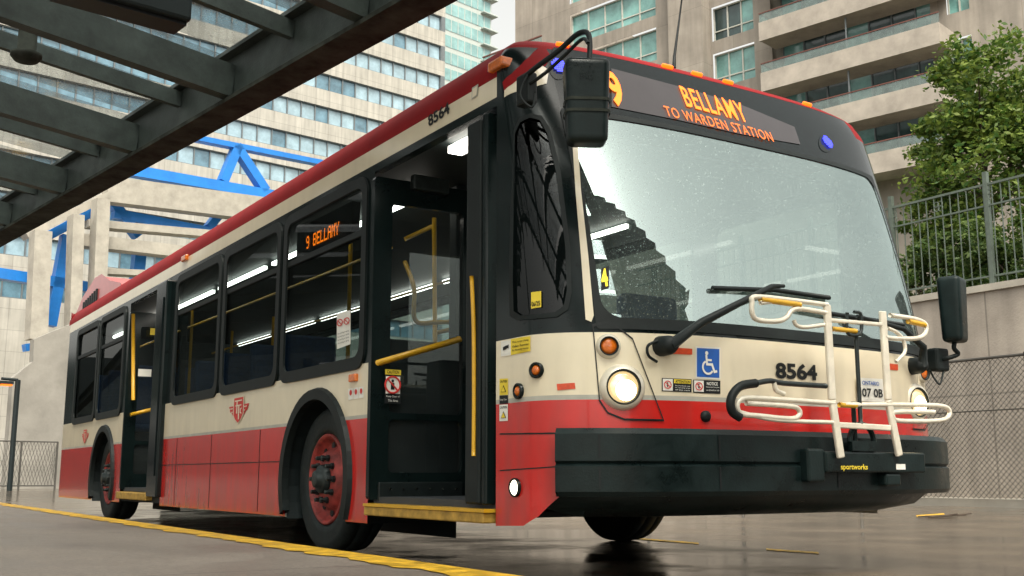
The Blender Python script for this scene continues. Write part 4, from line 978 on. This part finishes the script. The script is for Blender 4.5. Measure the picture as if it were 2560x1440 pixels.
for k in range(-2,4):
    z=zrail+k*DZ
    m=MB();AP.box(m,ba,bb_,z-1.30,z-1.12,.002,BO-.12);AP.box(m,ba,bb_,z-1.34,z-.45,BO-.12,BO);AP.box(m,ba,ba+.12,z-1.12,z-.45,.002,BO-.121);AP.box(m,bb_-.12,bb_,z-1.12,z-.45,.002,BO-.121)
    bl=m.build('balcony',M['aptlight'],ap)
    g_=MB();AP.rect(g_,ba,bb_,z-.449,z-.03,BO-.06);g_.quad(AP.pt(bb_-.05,z-.449,0),AP.pt(bb_-.05,z-.449,BO-.07),AP.pt(bb_-.05,z-.03,BO-.07),AP.pt(bb_-.05,z-.03,0));g_.build('balcony_glass',M['bglass'],bl)
    m=MB();AP.box(m,ba,bb_,z-.025,z+.02,BO-.09,BO-.03);AP.box(m,bb_-.08,bb_-.02,z-.025,z+.02,0,BO-.09);m.build('handrail',M['brail'],bl)
    m=MB();AP.box(m,(ba+bb_)/2-.03,(ba+bb_)/2+.03,z-1.1,z+DZ-1.35,BO-.3,BO-.24);m.build('post',M['mull'],bl)
for k in range(-1,3):
    z=zr+k*DZ;a=max(aw0,aw1);m=MB();AP.box(m,a-3.2,a+1.4,z-1.35,z-1.1,.002,1.3)
    bl=m.build('balcony',M['aptlight'],ap);m=MB();AP.rect(m,a-3.2,a+1.4,z-1.1,z-.4,1.25);m.build('balcony_glass',M['bglass'],bl);m=MB();AP.box(m,a-3.2,a+1.4,z-.4,z-.33,1.2,1.3);m.build('handrail',M['brail'],bl)
# ------------------------------------------------------------ canopy
az=R(-7.9);E=V(math.sin(az),math.cos(az),0);Nn=V(-math.cos(az),math.sin(az),0)
ZC=3.1;C0=on_z(560,302,ZC);C0.z=0
cp=thing('platform_canopy',V(C0.x+Nn.x,C0.y,.15),'dark steel and glass canopy over the bus platform at upper left','canopy')
def cpt(a,i,z):
    q=C0+E*a+Nn*i;return V(q.x,q.y,z)
SL=.10
A0,A1=-9,45
MB().beam(cpt(A0,.06,ZC+.015),cpt(A1,.06,ZC+.015),.24,.03).build('beam_flange',M['flange'],cp)
MB().beam(cpt(A0,.10,ZC+.19),cpt(A1,.10,ZC+.19),.05,.32).beam(cpt(A0,.06,ZC+.37),cpt(A1,.06,ZC+.37),.26,.03).build('edge_beam',M['steel'],cp)
def along(px,py,z):
    q=on_z(px,py,z);q=V(q.x,q.y,0)-C0;return q.dot(E)
s1=along(600,250,ZC+.05);s2=along(370,388,ZC+.05);S=s2-s1
k=-5
while s1+k*S<A1-1:
    a=s1+k*S
    MB().beam(cpt(a,.13,ZC+.16),cpt(a,6.,ZC+.16+6*SL),.10,.24).build('rafter',M['steel'],cp)
    am_=a+S/2
    MB().beam(cpt(am_,.13,ZC+.27),cpt(am_,6.,ZC+.27+6*SL),.05,.12).build('glazing_bar',M['steel'],cp)
    for h_ in range(2):
        b0=a+S/2*h_+.05;b1=a+S/2*(h_+1)-.05
        for i0,i1 in((.15,2.0),(2.06,4.0),(4.06,6.0)):
            if k<11:MB().quad(cpt(b0,i0,ZC+.36+i0*SL),cpt(b1,i0,ZC+.36+i0*SL),cpt(b1,i1,ZC+.36+i1*SL),cpt(b0,i1,ZC+.36+i1*SL)).build('glass_panel',M['cglass'],cp)
    k+=1
for i in(2.03,4.03,6.0):
    MB().beam(cpt(A0,i,ZC+.33+i*SL),cpt(A1,i,ZC+.33+i*SL),.07,.10).build('purlin',M['steel'],cp)
for a in(-7.5,2.5,12.5,22.5):
    MB().box(*(lambda q:(q.x-.1,q.x+.1,q.y-.1,q.y+.1,.15,ZC+.6))(cpt(a-1.5,4.9,0))).build('column',M['steel'],cp)
d=on_z(66,135,ZC+.18)
dm=thing('dome_lamp',d,'small round dome lamp under the canopy beam at upper left','lamp')
MB().lathe(d,V(0,0,-1),[(-.22,.06),(-.02,.06),(0,.10),(.02,.10),(.05,.075),(.065,.03),(.066,.002)],24,False).build('dome',M['flange'],dm,True)
q=on_z(300,25,ZC+.02);hb=thing('canopy_fixture',q,'dark rectangular box fixture hanging under the canopy at the top left corner','fixture')
bx=MB().obox(q+V(0,0,.08),Nn*.38,E*.12,V(0,0,.08));bev(bx.build('housing',M['inner'],hb),.02,2)
MB().obox(q+V(0,0,-.01),Nn*.36,E*.09,V(0,0,.012)).build('face',M['ink'],hb)
MB().tube([q+V(0,0,.16),q+V(0,0,.30)],.02,6).build('hanger',M['steel'],hb)
# ------------------------------------------------------------ light
wd=bpy.data.worlds.new('World');sc.world=wd;wd.use_nodes=True;nt=wd.node_tree;bg=nt.nodes['Background']
sk=nt.nodes.new('ShaderNodeTexSky');sk.sky_type='NISHITA';sk.sun_disc=False;sk.sun_elevation=R(55);sk.sun_rotation=R(200);sk.dust_density=6;sk.air_density=1.2
hs=nt.nodes.new('ShaderNodeHueSaturation');hs.inputs['Saturation'].default_value=.14;hs.inputs['Value'].default_value=2.1
wm=nt.nodes.new('ShaderNodeVectorMath');wm.operation='MULTIPLY';wm.inputs[1].default_value=(1.02,1.0,.92)
nt.links.new(sk.outputs[0],hs.inputs['Color']);nt.links.new(hs.outputs[0],wm.inputs[0]);nt.links.new(wm.outputs[0],bg.inputs['Color']);bg.inputs['Strength'].default_value=.15
sl=bpy.data.lights.new('sun','SUN');sl.energy=1.5;sl.angle=R(14);sl.color=(1,.89,.72);so=bpy.data.objects.new('sun',sl);COL.objects.link(so)
so.rotation_euler=(R(35),0,R(-20))
sc.view_settings.view_transform='Standard';sc.view_settings.look='None';sc.view_settings.exposure=0
